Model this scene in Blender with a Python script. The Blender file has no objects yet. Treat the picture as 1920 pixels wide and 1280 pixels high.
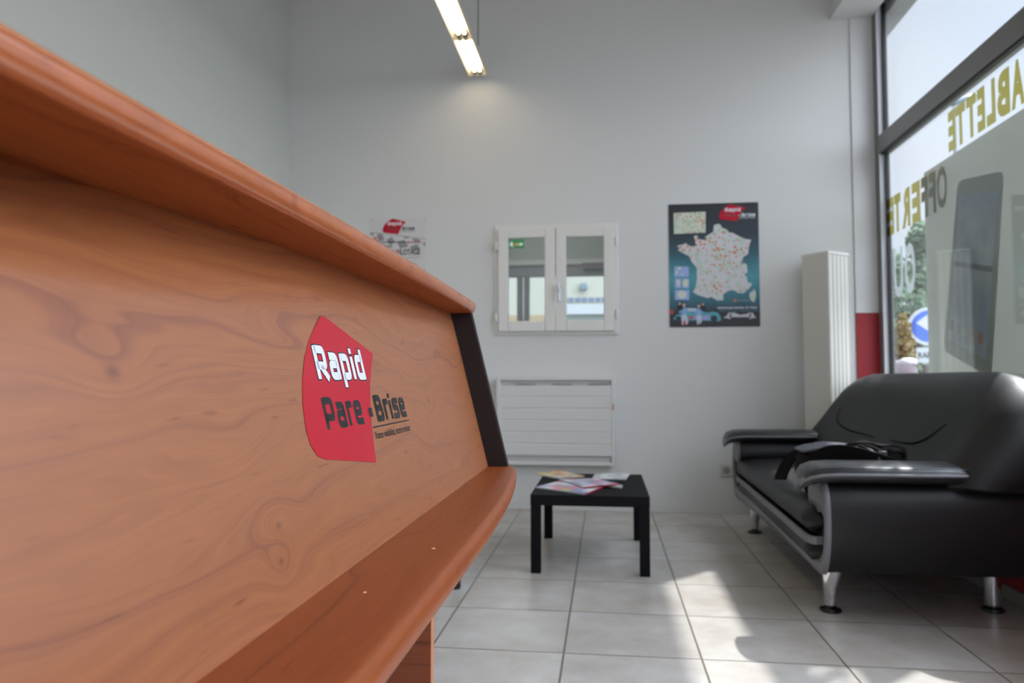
import bpy, bmesh, math, random
from mathutils import Vector, Matrix
random.seed(7)
SC = bpy.context.scene
COL = SC.collection
R = math.radians

# ------------------------------------------------------------------ camera
YAW, PIT, CAMH = R(-7.15), R(2.89), 0.9
_fw = Vector((math.sin(YAW)*math.cos(PIT), math.cos(YAW)*math.cos(PIT), math.sin(PIT)))
_rt = Vector((math.cos(YAW), -math.sin(YAW), 0)); _up = _rt.cross(_fw)
cd = bpy.data.cameras.new('camera'); cam = bpy.data.objects.new('camera', cd); COL.objects.link(cam)
cam.matrix_world = Matrix(((_rt.x, _up.x, -_fw.x, 0), (_rt.y, _up.y, -_fw.y, 0), (_rt.z, _up.z, -_fw.z, CAMH), (0, 0, 0, 1)))
cd.sensor_width = 36; cd.lens = 1400/1920*36; cd.clip_start = 0.02; cd.clip_end = 300
cd.dof.use_dof = True; cd.dof.focus_distance = 1.05; cd.dof.aperture_fstop = 5.6
SC.camera = cam
SC.view_settings.view_transform = 'Standard'; SC.view_settings.look = 'None'
SC.view_settings.gamma = 1; SC.view_settings.use_curve_mapping = False
SC.view_settings.exposure = 0.0

# ------------------------------------------------------------------ sky and sun
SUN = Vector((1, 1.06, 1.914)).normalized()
def lin(c):
    def f(v):
        v /= 255
        return v/12.92 if v <= .04045 else ((v+.055)/1.055)**2.4
    return (f(c[0]), f(c[1]), f(c[2]), 1)
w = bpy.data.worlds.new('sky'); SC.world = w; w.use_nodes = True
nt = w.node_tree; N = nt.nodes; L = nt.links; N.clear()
tc = N.new('ShaderNodeTexCoord')
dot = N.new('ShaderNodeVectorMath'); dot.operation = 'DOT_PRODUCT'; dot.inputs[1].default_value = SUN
nz = N.new('ShaderNodeTexNoise'); nz.inputs['Scale'].default_value = 3.0; nz.inputs['Detail'].default_value = 5
cr = N.new('ShaderNodeValToRGB')
cr.color_ramp.elements[0].position = .35; cr.color_ramp.elements[0].color = lin((220, 233, 252))
cr.color_ramp.elements[1].position = .7; cr.color_ramp.elements[1].color = lin((238, 245, 255))
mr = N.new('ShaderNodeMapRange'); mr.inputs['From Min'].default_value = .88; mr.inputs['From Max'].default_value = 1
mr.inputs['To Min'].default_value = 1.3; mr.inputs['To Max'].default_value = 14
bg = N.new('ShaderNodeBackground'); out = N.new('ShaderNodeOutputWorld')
L.new(tc.outputs['Generated'], dot.inputs[0]); L.new(tc.outputs['Generated'], nz.inputs['Vector'])
L.new(nz.outputs['Fac'], cr.inputs['Fac']); L.new(dot.outputs['Value'], mr.inputs['Value'])
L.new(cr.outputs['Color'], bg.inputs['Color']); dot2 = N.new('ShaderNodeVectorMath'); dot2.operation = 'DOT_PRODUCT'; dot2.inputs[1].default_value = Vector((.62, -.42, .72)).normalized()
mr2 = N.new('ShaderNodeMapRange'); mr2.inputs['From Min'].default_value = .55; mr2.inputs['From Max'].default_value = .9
mr2.inputs['To Min'].default_value = 0; mr2.inputs['To Max'].default_value = 4.6     # extra sky brightness added out of view to lift the room light
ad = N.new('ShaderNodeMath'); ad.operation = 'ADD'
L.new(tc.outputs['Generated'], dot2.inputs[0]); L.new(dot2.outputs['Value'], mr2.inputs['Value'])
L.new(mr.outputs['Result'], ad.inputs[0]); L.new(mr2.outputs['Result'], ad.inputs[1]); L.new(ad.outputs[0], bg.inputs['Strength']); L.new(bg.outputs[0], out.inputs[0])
sd = bpy.data.lights.new('sun', 'SUN'); sd.energy = 7.5; sd.angle = R(1.0); sd.color = (1, .985, .96)
so = bpy.data.objects.new('sun', sd); COL.objects.link(so); so.rotation_euler = SUN.to_track_quat('Z', 'Y').to_euler(); so.location = (8, 8, 14)

# ------------------------------------------------------------------ materials
def M(name, col, rough=.5, metal=0, spec=.5, coat=0, bump=None, var=None, alpha=None, aniso=None):
    m = bpy.data.materials.new(name); m.use_nodes = True
    n = m.node_tree.nodes; l = m.node_tree.links; b = n['Principled BSDF']
    c = lin(col) if len(col) == 3 and max(col) > 1.0 else (*col[:3], 1)
    b.inputs['Base Color'].default_value = c; b.inputs['Roughness'].default_value = rough
    b.inputs['Metallic'].default_value = metal; b.inputs['Specular IOR Level'].default_value = spec
    b.inputs['Coat Weight'].default_value = coat; b.inputs['Coat Roughness'].default_value = .12
    t = n.new('ShaderNodeTexCoord')
    if bump:
        z = n.new('ShaderNodeTexNoise'); z.inputs['Scale'].default_value = bump[0]; z.inputs['Detail'].default_value = 3
        bp = n.new('ShaderNodeBump'); bp.inputs['Strength'].default_value = bump[1]; bp.inputs['Distance'].default_value = bump[2] if len(bump) > 2 else .002
        l.new(t.outputs['Object'], z.inputs['Vector']); l.new(z.outputs['Fac'], bp.inputs['Height']); l.new(bp.outputs[0], b.inputs['Normal'])
    if var:
        z = n.new('ShaderNodeTexNoise'); z.inputs['Scale'].default_value = var[0]; z.inputs['Detail'].default_value = 4
        r = n.new('ShaderNodeValToRGB'); r.color_ramp.elements[0].position = .3; r.color_ramp.elements[1].position = .7
        r.color_ramp.elements[0].color = lin(var[1]); r.color_ramp.elements[1].color = c
        l.new(t.outputs['Object'], z.inputs['Vector']); l.new(z.outputs['Fac'], r.inputs['Fac']); l.new(r.outputs[0], b.inputs['Base Color'])
    return m
def emis(name, col, s):
    m = bpy.data.materials.new(name); m.use_nodes = True; n = m.node_tree.nodes; n.clear()
    e = n.new('ShaderNodeEmission'); e.inputs[0].default_value = (*col, 1); e.inputs[1].default_value = s
    o = n.new('ShaderNodeOutputMaterial'); m.node_tree.links.new(e.outputs[0], o.inputs[0]); return m
def glassmat(name, tint=(.93, .97, .95), refl=1.0):
    m = bpy.data.materials.new(name); m.use_nodes = True; n = m.node_tree.nodes; l = m.node_tree.links; n.clear()
    t = n.new('ShaderNodeBsdfTransparent'); t.inputs[0].default_value = (*tint, 1)
    g = n.new('ShaderNodeBsdfGlossy'); g.inputs['Roughness'].default_value = .0
    f = n.new('ShaderNodeFresnel'); gm = n.new('ShaderNodeNewGeometry'); io = n.new('ShaderNodeMapRange')
    io.inputs['To Min'].default_value = 1.5; io.inputs['To Max'].default_value = 1/1.5; l.new(gm.outputs['Backfacing'], io.inputs['Value']); l.new(io.outputs[0], f.inputs[0])
    mu = n.new('ShaderNodeMath'); mu.operation = 'MULTIPLY'; mu.inputs[1].default_value = refl
    mx = n.new('ShaderNodeMixShader'); o = n.new('ShaderNodeOutputMaterial')
    l.new(f.outputs[0], mu.inputs[0]); l.new(mu.outputs[0], mx.inputs[0]); l.new(t.outputs[0], mx.inputs[1]); l.new(g.outputs[0], mx.inputs[2]); l.new(mx.outputs[0], o.inputs[0])
    return m
def wood(name, base=(176, 101, 60), dark=(128, 66, 42), knots=(), rough=.3, axis='panel', contrast=1.0, spec=.5):
    """cherry laminate: long grain along y with wandering cathedral lines and a few knots"""
    m = bpy.data.materials.new(name); m.use_nodes = True; n = m.node_tree.nodes; l = m.node_tree.links; b = n['Principled BSDF']
    g = n.new('ShaderNodeNewGeometry')
    sp = n.new('ShaderNodeSeparateXYZ'); l.new(g.outputs['Position'], sp.inputs[0])
    def mt(op, a, c=None):
        q = n.new('ShaderNodeMath'); q.operation = op
        for i, v in enumerate((a, c)):
            if v is None: continue
            if isinstance(v, (int, float)): q.inputs[i].default_value = v
            else: l.new(v, q.inputs[i])
        return q.outputs[0]
    Y = sp.outputs['Y']
    V = sp.outputs['Z'] if axis == 'panel' else sp.outputs['X']
    cb = n.new('ShaderNodeCombineXYZ'); l.new(mt('MULTIPLY', Y, 1.6), cb.inputs[0]); l.new(mt('MULTIPLY', V, 7.5), cb.inputs[1])
    n1 = n.new('ShaderNodeTexNoise'); n1.inputs['Scale'].default_value = 1.0; n1.inputs['Detail'].default_value = 2.5; n1.inputs['Distortion'].default_value = .5
    l.new(cb.outputs[0], n1.inputs['Vector'])
    field = mt('ADD', mt('MULTIPLY', V, 40.0), mt('MULTIPLY', n1.outputs['Fac'], 7.0))
    knot_dark = None
    for (ky, kz, s, amp) in knots:
        dy = mt('MULTIPLY', mt('SUBTRACT', Y, ky), 1/(s*1.6)); dz = mt('MULTIPLY', mt('SUBTRACT', V, kz), 1/s)
        r2 = mt('ADD', mt('MULTIPLY', dy, dy), mt('MULTIPLY', dz, dz))
        gs = mt('POWER', 2.718, mt('MULTIPLY', r2, -1.0))
        field = mt('ADD', field, mt('MULTIPLY', gs, amp))
        kd = mt('POWER', 2.718, mt('MULTIPLY', r2, -40.0))
        knot_dark = kd if knot_dark is None else mt('ADD', knot_dark, kd)
    # growth lines
    n2 = n.new('ShaderNodeTexNoise'); n2.noise_dimensions = '1D'; n2.inputs['Scale'].default_value = 1.6; n2.inputs['Detail'].default_value = 6; n2.inputs['Roughness'].default_value = .72
    l.new(field, n2.inputs['W'])
    r1 = n.new('ShaderNodeValToRGB'); e = r1.color_ramp.elements
    e[0].position = .3; e[0].color = lin(dark); e[1].position = .62; e[1].color = lin(base)
    mid = e.new(.43); mid.color = lin(tuple(int(a*.25*contrast+b2*(1-.25*contrast)) for a, b2 in zip(dark, base)))
    l.new(n2.outputs['Fac'], r1.inputs['Fac'])
    # fine fibres
    cb2 = n.new('ShaderNodeCombineXYZ'); l.new(mt('MULTIPLY', Y, 14), cb2.inputs[0]); l.new(mt('MULTIPLY', field, 7), cb2.inputs[1])
    n3 = n.new('ShaderNodeTexNoise'); n3.inputs['Scale'].default_value = 1; n3.inputs['Detail'].default_value = 4; l.new(cb2.outputs[0], n3.inputs['Vector'])
    r3 = n.new('ShaderNodeValToRGB'); r3.color_ramp.elements[0].position = .3; r3.color_ramp.elements[0].color = (.86, .84, .83, 1); r3.color_ramp.elements[1].position = .62; r3.color_ramp.elements[1].color = (1, 1, 1, 1)
    l.new(n3.outputs['Fac'], r3.inputs['Fac'])
    # short dark flecks
    cb4 = n.new('ShaderNodeCombineXYZ'); l.new(mt('MULTIPLY', Y, 18), cb4.inputs[0]); l.new(mt('MULTIPLY', V, 120), cb4.inputs[1])
    n4 = n.new('ShaderNodeTexNoise'); n4.inputs['Scale'].default_value = 1; n4.inputs['Detail'].default_value = 1; l.new(cb4.outputs[0], n4.inputs['Vector'])
    r4 = n.new('ShaderNodeValToRGB'); r4.color_ramp.elements[0].position = .2; r4.color_ramp.elements[0].color = (.62, .52, .5, 1); r4.color_ramp.elements[1].position = .31; r4.color_ramp.elements[1].color = (1, 1, 1, 1)
    l.new(n4.outputs['Fac'], r4.inputs['Fac'])
    def mul(a, c):
        q = n.new('ShaderNodeMix'); q.data_type = 'RGBA'; q.blend_type = 'MULTIPLY'; q.inputs['Factor'].default_value = 1
        l.new(a, q.inputs['A']); l.new(c, q.inputs['B']); return q.outputs['Result']
    colr = mul(mul(r1.outputs[0], r3.outputs[0]), r4.outputs[0])
    if knot_dark is not None:
        q = n.new('ShaderNodeMix'); q.data_type = 'RGBA'; l.new(mt('MULTIPLY', knot_dark, .75), q.inputs['Factor']); q.clamp_factor = True
        l.new(colr, q.inputs['A']); q.inputs['B'].default_value = lin((104, 56, 42)); colr = q.outputs['Result']
    l.new(colr, b.inputs['Base Color'])
    b.inputs['Roughness'].default_value = rough; b.inputs['Specular IOR Level'].default_value = spec
    bp = n.new('ShaderNodeBump'); bp.inputs['Strength'].default_value = .08; bp.inputs['Distance'].default_value = .0005
    l.new(n3.outputs['Fac'], bp.inputs['Height']); l.new(bp.outputs[0], b.inputs['Normal'])
    return m

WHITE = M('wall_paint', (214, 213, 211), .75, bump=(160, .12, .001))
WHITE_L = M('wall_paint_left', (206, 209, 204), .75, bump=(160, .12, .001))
CEIL = M('ceiling_paint', (205, 205, 203), .8)
TRIM = M('trim_paint', (214, 213, 213), .5)
REDP = M('red_paint', (150, 8, 24), .45, bump=(120, .1))
BASEB = M('baseboard_tile', (150, 146, 140), .4)
ALU = M('grey_aluminium', (128, 126, 124), .38, .35, bump=(300, .05, .0005))
ALU_L = M('pale_aluminium', (225, 227, 236), .4)
RUB = M('black_gasket', (18, 18, 20), .5)
PVC = M('white_pvc', (222, 219, 214), .35)
GLASS = glassmat('window_glass', tint=(.975, .985, .985), refl=1.15)
GLASS_I = glassmat('inner_glass', (.95, .97, .96), .9)
HEAT = M('radiator_enamel', (212, 210, 207), .4)
HEAT_D = M('radiator_slot', (150, 148, 150), .6)
BLACKW = M('black_foil', (21, 20, 22), .75, spec=.1, bump=(350, .08, .0003))
LEATHER = M('black_leather', (17, 16, 18), .46, spec=.4, bump=(130, .35, .0012))
LEATHER_P = M('charcoal_leather', (36, 36, 39), .33, spec=.55, bump=(130, .3, .001))
SEAM = M('seam_black', (6, 6, 7), .9, spec=.05)
GREYL = M('grey_leather', (114, 113, 118), .42, bump=(130, .25, .001))
CHROME = M('chrome', (215, 215, 218), .08, 1.0)
BLKPL = M('black_plastic', (22, 22, 24), .35)
NYLON = M('black_nylon', (16, 14, 16), .85, spec=.15, bump=(600, .5, .0006))
NYL_G = M('grey_nylon', (70, 70, 80), .5, bump=(500, .4, .0006))
POSTM = M('dark_brown_post', (38, 27, 26), .6, spec=.2)
REDV = M('red_vinyl', (192, 6, 40), .22, spec=.4)
BLKV = M('black_vinyl', (22, 24, 26), .3)
WHTV = M('white_vinyl', (232, 236, 246), .3)
LAMPW = M('lamp_enamel', (225, 215, 190), .35)
TUBE = emis('fluorescent_tube', (1.0, .86, .66), 9.0)
SOCK = M('socket_plastic', (200, 196, 190), .4)

# ------------------------------------------------------------------ builders
ROOT = {}
def cat(o, label, category, group=None):
    o['label'] = label; o['category'] = category
    if group: o['group'] = group
    return o
def thing(name, loc, label, category, group=None, kind=None):
    o = bpy.data.objects.new(name, None); COL.objects.link(o); o.location = loc; o.empty_display_size = .1
    ROOT[o.name] = Vector(loc); cat(o, label, category, group)
    if kind: o['kind'] = kind
    return o
def obj(name, bm, mat, parent=None, smooth=False, bev=0, segs=2, kind=None, sub=0, label=None):
    me = bpy.data.meshes.new(name)
    if parent is not None: base = ROOT[parent.name]
    else:
        xs = [v.co for v in bm.verts]
        base = Vector(((min(v.x for v in xs)+max(v.x for v in xs))/2, (min(v.y for v in xs)+max(v.y for v in xs))/2, min(v.z for v in xs)))
    bmesh.ops.recalc_face_normals(bm, faces=bm.faces)
    bmesh.ops.translate(bm, verts=bm.verts, vec=-base)
    for f in bm.faces: f.smooth = smooth
    bm.to_mesh(me); bm.free()
    mats = mat if isinstance(mat, (list, tuple)) else [mat]
    for q in mats: me.materials.append(q)
    o = bpy.data.objects.new(name, me); COL.objects.link(o)
    ROOT[o.name] = base
    if parent is not None: o.parent = parent
    else: o.location = base
    if bev:
        b = o.modifiers.new('bevel', 'BEVEL'); b.width = bev; b.segments = segs; b.limit_method = 'ANGLE'; b.angle_limit = R(40)
        for p in me.polygons: p.use_smooth = True
        me.set_sharp_from_angle(angle=R(50)) if not smooth else None
    if sub:
        s = o.modifiers.new('sub', 'SUBSURF'); s.levels = sub; s.render_levels = sub
    if kind: o['kind'] = kind
    if label: o['label'] = label
    return o
def nb(): return bmesh.new()
def box(bm, x0, x1, y0, y1, z0, z1):
    v = [bm.verts.new((x, y, z)) for x in (x0, x1) for y in (y0, y1) for z in (z0, z1)]
    for f in ((0, 1, 3, 2), (4, 6, 7, 5), (0, 4, 5, 1), (2, 3, 7, 6), (0, 2, 6, 4), (1, 5, 7, 3)): bm.faces.new([v[i] for i in f])
    return v
def B(*a):
    bm = nb(); box(bm, *a); return bm
def boxes(*l):
    bm = nb()
    for a in l: box(bm, *a)
    return bm
def loft(bm, rings, cap=True, closed=True):
    vs = [[bm.verts.new(p) for p in r] for r in rings]
    n = len(rings[0])
    for a, b in zip(vs, vs[1:]):
        for i in range(n if closed else n-1):
            j = (i+1) % n; bm.faces.new((a[i], a[j], b[j], b[i]))
    if cap: bm.faces.new(vs[0][::-1]); bm.faces.new(vs[-1])
    return vs
def tube(bm, pts, r, n=8, flat=None):
    pts = [Vector(p) for p in pts]; rings = []
    for i, p in enumerate(pts):
        d = (pts[min(i+1, len(pts)-1)]-pts[max(i-1, 0)]).normalized()
        up = Vector((0, 0, 1)) if abs(d.z) < .95 else Vector((1, 0, 0))
        a = d.cross(up).normalized(); b = a.cross(d).normalized()
        rr = r[i] if isinstance(r, (list, tuple)) else r
        k = flat if flat else 1
        rings.append([p+a*math.cos(t)*rr+b*math.sin(t)*rr*k for t in [2*math.pi*q/n for q in range(n)]])
    loft(bm, rings)
def lathe(bm, prof, c, n=24, axis='z'):
    rings = []
    for r, h in prof:
        ring = []
        for q in range(n):
            t = 2*math.pi*q/n; a, b = r*math.cos(t), r*math.sin(t)
            ring.append(Vector(c)+(Vector((a, b, h)) if axis == 'z' else Vector((a, h, b)) if axis == 'y' else Vector((h, a, b))))
        rings.append(ring)
    loft(bm, rings)
def ribbon(bm, pts, width, thick):
    """pts: list of (point, width direction)"""
    rings = []
    P = [Vector(p) for p, _ in pts]; W = [Vector(d).normalized() for _, d in pts]
    for i, p in enumerate(P):
        d = (P[min(i+1, len(P)-1)]-P[max(i-1, 0)]).normalized()
        nn = d.cross(W[i]).normalized(); ww = width[i] if isinstance(width, list) else width
        rings.append([p-W[i]*ww/2-nn*thick/2, p+W[i]*ww/2-nn*thick/2, p+W[i]*ww/2+nn*thick/2, p-W[i]*ww/2+nn*thick/2])
    loft(bm, rings)
def smoothpts(pts, k=6, closed=False):
    """Catmull-Rom through points"""
    P = [Vector(p) for p in pts]; n = len(P); o = []
    rng = range(n) if closed else range(n-1)
    for i in rng:
        p0 = P[(i-1) % n] if closed or i > 0 else P[i]; p1 = P[i]; p2 = P[(i+1) % n]; p3 = P[(i+2) % n] if closed or i+2 < n else P[(i+1) % n]
        for s in range(k):
            t = s/k
            o.append(.5*((2*p1)+(-p0+p2)*t+(2*p0-5*p1+4*p2-p3)*t*t+(-p0+3*p1-3*p2+p3)*t**3))
    if not closed: o.append(P[-1])
    return o
class Plane2:
    """flat artwork frame: origin, u, v axes, normal"""
    def __init__(s, o, u, v, sc=1.0):
        s.o = Vector(o); s.u = Vector(u).normalized(); s.v = Vector(v).normalized(); s.n = s.u.cross(s.v); s.sc = sc
    def P(s, u, v, off=0): return s.o+s.u*u*s.sc+s.v*v*s.sc+s.n*off
def poly(bm, fr, pts, off, th=0):
    vs = [bm.verts.new(fr.P(u, v, off)) for u, v in pts]
    f = bm.faces.new(vs)
    if th:
        r = bmesh.ops.extrude_face_region(bm, geom=[f]); e = [g for g in r['geom'] if isinstance(g, bmesh.types.BMVert)]
        bmesh.ops.translate(bm, verts=e, vec=-fr.n*th)
    return f
def ell(cu, cv, a, b, n=20, rot=0): return [(cu+a*math.cos(t)*math.cos(rot)-b*math.sin(t)*math.sin(rot), cv+a*math.cos(t)*math.sin(rot)+b*math.sin(t)*math.cos(rot)) for t in [2*math.pi*i/n for i in range(n)]]
def rect(u0, u1, v0, v1): return [(u0, v0), (u1, v0), (u1, v1), (u0, v1)]
def stroke(bm, fr, path, w, off, corner=.0):
    """mitred strip along 2D path"""
    P = [Vector(p) for p in path]
    if corner and len(P) > 2:
        Q = [P[0]]
        for a, b, c in zip(P, P[1:], P[2:]):
            d1 = (a-b); d2 = (c-b); k = min(corner, d1.length*.49, d2.length*.49)
            s, e = b+d1.normalized()*k, b+d2.normalized()*k
            for t in (0, .33, .67, 1): Q.append((1-t)**2*s+2*t*(1-t)*b+t*t*e)
        Q.append(P[-1]); P = Q
    Lf = []; Rt = []
    for i, p in enumerate(P):
        t1 = (P[i]-P[i-1]).normalized() if i else None; t2 = (P[i+1]-P[i]).normalized() if i+1 < len(P) else None
        if t1 is None: t1 = t2
        if t2 is None: t2 = t1
        n1 = Vector((-t1.y, t1.x)); n2 = Vector((-t2.y, t2.x)); m = (n1+n2)
        m = m/max(m.length_squared, 1e-6)*2*1.0 if m.length > .3 else n1
        Lf.append(p+m*w/2); Rt.append(p-m*w/2)
    for i in range(len(P)-1):
        bm.faces.new([bm.verts.new(fr.P(*q, off)) for q in (Lf[i], Rt[i], Rt[i+1], Lf[i+1])])
h_ = .12; C_ = 1.22
GL = {
 'R': (.8, [[(h_, 0), (h_, C_)], [(h_, C_-h_), (.8-h_, C_-h_), (.8-h_, .5), (h_, .5)], [(.36, .46), (.74, 0)]]),
 'a': (.72, [[(.1, 1-h_), (.72-h_, 1-h_), (.72-h_, 0)], [(.72-h_, .57), (h_, .57), (h_, h_), (.72-h_, h_)]]),
 'p': (.72, [[(h_, -.32), (h_, 1)], [(h_, 1-h_), (.72-h_, 1-h_), (.72-h_, h_), (h_, h_)]]),
 'i': (.24, [[(h_, 0), (h_, .93)], [(h_, 1.05), (h_, 1.27)]]),
 'd': (.72, [[(.72-h_, 0), (.72-h_, 1.27)], [(.72-h_, 1-h_), (h_, 1-h_), (h_, h_), (.72-h_, h_)]]),
 'P': (.8, [[(h_, 0), (h_, C_)], [(h_, C_-h_), (.8-h_, C_-h_), (.8-h_, .45), (h_, .45)]]),
 'r': (.5, [[(h_, 0), (h_, 1)], [(h_, 1-h_), (.5, 1-h_)]]),
 'e': (.72, [[(.7, h_), (h_, h_), (h_, 1-h_), (.72-h_, 1-h_), (.72-h_, .5), (h_, .5)]]),
 'B': (.8, [[(h_, 0), (h_, C_)], [(h_, C_-h_), (.74-h_, C_-h_), (.74-h_, .62)], [(h_, .62), (.8-h_, .62), (.8-h_, h_), (h_, h_)]]),
 's': (.68, [[(.66, 1-h_), (h_, 1-h_), (h_, .54), (.68-h_, .54), (.68-h_, h_), (0, h_)]]),
 '-': (.32, [[(0, .5), (.32, .5)]]),
}
def word(bm, fr, txt, u0, v0, width, xh, off, ital=0.0, grow=0, wt=.24):
    tot = sum(GL[c][0] for c in txt)+.13*(len(txt)-1); k = width/tot; u = 0
    for c in txt:
        for path in GL[c][1]:
            pts = []
            for i, (x, y) in enumerate(path): pts.append(Vector(((u+x)*k+ital*y*xh+u0, y*xh+v0)))
            if grow:
                a = (pts[0]-pts[1]).normalized(); pts[0] = pts[0]+a*grow; b = (pts[-1]-pts[-2]).normalized(); pts[-1] = pts[-1]+b*grow
            stroke(bm, fr, pts, wt*(k*.55+xh*.45)+2*grow, off, corner=.16*xh)
        u += GL[c][0]+.13
def text(fr, s, u0, v0, height, width=None, off=.001, bold=0.0, mirror=False, bm=None, align='L'):
    """built-in font outline filled and mapped on the artwork frame"""
    cu = bpy.data.curves.new('t', 'FONT'); cu.body = s; cu.size = 1; cu.offset = bold; cu.resolution_u = 3
    o = bpy.data.objects.new('t', cu); COL.objects.link(o)
    dg = bpy.context.evaluated_depsgraph_get(); me = bpy.data.meshes.new_from_object(o.evaluated_get(dg))
    bpy.data.objects.remove(o); bm = bm or nb()
    xs = [v.co.x for v in me.vertices]; ys = [v.co.y for v in me.vertices]
    x0, x1, y1 = min(xs), max(xs), max(ys); y0 = 0
    sv = height/(y1-y0); su = width/(x1-x0) if width else sv
    vs = []
    for v in me.vertices:
        x = (v.co.x-x0)*su; y = v.co.y*sv
        if align == 'R': x = x-(x1-x0)*su
        vs.append(bm.verts.new(fr.P(u0+x, v0+y, off)))
    for p in me.polygons:
        try: bm.faces.new([vs[i] for i in p.vertices])
        except ValueError: pass
    bpy.data.meshes.remove(me); return bm
FLAG = [(0.9064, 0.298), (1.0753, 0.2544), (1.0568, 0.2371), (1.029, 0.2084), (1.0109, 0.1809), (0.9964, 0.1543), (0.9848, 0.1245), (0.9774, 0.1006), (0.8979, 0.1113), (0.805, 0.1235), (0.788, 0.129), (0.7765, 0.142), (0.7735, 0.1598), (0.7792, 0.1854), (0.7924, 0.2131), (0.8139, 0.2404), (0.8373, 0.2611), (0.8678, 0.2816), (0.8956, 0.2965)]
def logo(fr, parent, off, step, pare=None, brise=None, out_=True, tag=True):
    bm = nb(); poly(bm, fr, FLAG, off); obj('red_badge', bm, REDV, parent)
    if out_:
        bm = nb(); word(bm, fr, 'Rapid', .8405, .2154, .177, .0335, off+step, grow=.0016); obj('letter_outline', bm, BLKV, parent)
    bm = nb(); word(bm, fr, 'Rapid', .8405, .2154, .177, .0335, off+2*step); obj('white_lettering', bm, WHTV, parent)
    bm = nb(); word(bm, fr, 'Pare', .833, .1548, .135, .0312, off+step)
    if brise is None or brise is pare:
        word(bm, fr, '-', .994, .1528, .016, .0312, off+2*step, wt=.3); word(bm, fr, 'Brise', 1.0262, .1541, .156, .0305, off+step)
    obj('black_lettering', bm, pare or BLKV, parent)
    if brise is not None and brise is not pare:
        bm = nb(); word(bm, fr, '-', .994, .1528, .016, .0312, off+2*step); word(bm, fr, 'Brise', 1.0262, .1541, .156, .0305, off+step); obj('white_lettering', bm, brise, parent)
    if tag:
        bm = nb(); poly(bm, fr, rect(.9985, 1.186, .1463, .1482), off+step)
        text(fr, 'Votre visibilité, notre métier', .9985, .1305, .0105, .186, off+step, bm=bm, bold=.012)
        obj('tagline', bm, brise or BLKV, parent)

# ------------------------------------------------------------------ room shell
XL, XW, XG, YB, YF, ZC = -2.321, 1.62, 1.80, 5.21, -3.4, 3.95
def struct(name, bm, mat, parent=None, **k):
    o = obj(name, bm, mat, parent, kind='structure', **k)
    return o
# floor: beige ceramic tiles 44 cm
def floor_mat():
    m = bpy.data.materials.new('floor_tiles'); m.use_nodes = True; n = m.node_tree.nodes; l = m.node_tree.links; b = n['Principled BSDF']
    g = n.new('ShaderNodeNewGeometry'); sp = n.new('ShaderNodeSeparateXYZ'); l.new(g.outputs['Position'], sp.inputs[0])
    def mt(op, a, c=None):
        q = n.new('ShaderNodeMath'); q.operation = op
        for i, v in enumerate((a, c)):
            if v is None: continue
            if isinstance(v, (int, float)): q.inputs[i].default_value = v
            else: l.new(v, q.inputs[i])
        return q.outputs[0]
    T = .4445
    ex = []; ids = []
    for ax, o0 in (('X', -.588), ('Y', 4.731)):
        t = mt('DIVIDE', mt('SUBTRACT', sp.outputs[ax], o0-100*T), T); fr = mt('FRACT', t); ids.append(mt('FLOOR', t))
        ex.append(mt('MINIMUM', fr, mt('SUBTRACT', 1.0, fr)))
    e = mt('MINIMUM', ex[0], ex[1])
    mp = n.new('ShaderNodeMapRange'); mp.inputs['From Min'].default_value = .0055; mp.inputs['From Max'].default_value = .0095; l.new(e, mp.inputs['Value'])
    cb = n.new('ShaderNodeCombineXYZ'); l.new(ids[0], cb.inputs[0]); l.new(ids[1], cb.inputs[1])
    wn = n.new('ShaderNodeTexWhiteNoise'); wn.noise_dimensions = '3D'; l.new(cb.outputs[0], wn.inputs['Vector'])
    off = n.new('ShaderNodeVectorMath'); off.operation = 'ADD'
    sc = n.new('ShaderNodeVectorMath'); sc.operation = 'SCALE'; sc.inputs['Scale'].default_value = 20; l.new(wn.outputs['Color'], sc.inputs[0])
    l.new(g.outputs['Position'], off.inputs[0]); l.new(sc.outputs[0], off.inputs[1])
    nz = n.new('ShaderNodeTexNoise'); nz.inputs['Scale'].default_value = 5; nz.inputs['Detail'].default_value = 6; nz.inputs['Roughness'].default_value = .6; l.new(off.outputs[0], nz.inputs['Vector'])
    r = n.new('ShaderNodeValToRGB'); r.color_ramp.elements[0].position = .35; r.color_ramp.elements[0].color = lin((176, 168, 160)); r.color_ramp.elements[1].position = .65; r.color_ramp.elements[1].color = lin((197, 193, 189))
    l.new(nz.outputs['Fac'], r.inputs['Fac'])
    mx = n.new('ShaderNodeMix'); mx.data_type = 'RGBA'; l.new(mp.outputs[0], mx.inputs['Factor']); mx.inputs['A'].default_value = lin((112, 104, 94)); l.new(r.outputs[0], mx.inputs['B'])
    l.new(mx.outputs['Result'], b.inputs['Base Color'])
    b.inputs['Roughness'].default_value = .32; b.inputs['Specular IOR Level'].default_value = .5
    bp = n.new('ShaderNodeBump'); bp.inputs['Strength'].default_value = .6; bp.inputs['Distance'].default_value = .003; l.new(mp.outputs[0], bp.inputs['Height']); l.new(bp.outputs[0], b.inputs['Normal'])
    return m
struct('floor', B(XL-.1, 1.9, YF, YB, -.12, 0), floor_mat())
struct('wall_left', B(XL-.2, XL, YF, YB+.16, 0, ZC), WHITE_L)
struct('ceiling', B(XL-.2, 2.0, YF-.1, YB+.16, ZC, ZC+.15), CEIL)
# back wall with the inner window opening
WX0, WX1, WZ0, WZ1 = -.775, .090, 1.212, 1.985
struct('wall_back', boxes((XL, WX0, YB, YB+.16, 0, ZC), (WX1, 1.88, YB, YB+.16, 0, ZC), (WX0, WX1, YB, YB+.16, 0, WZ0), (WX0, WX1, YB, YB+.16, WZ1, ZC)), WHITE)
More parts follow.
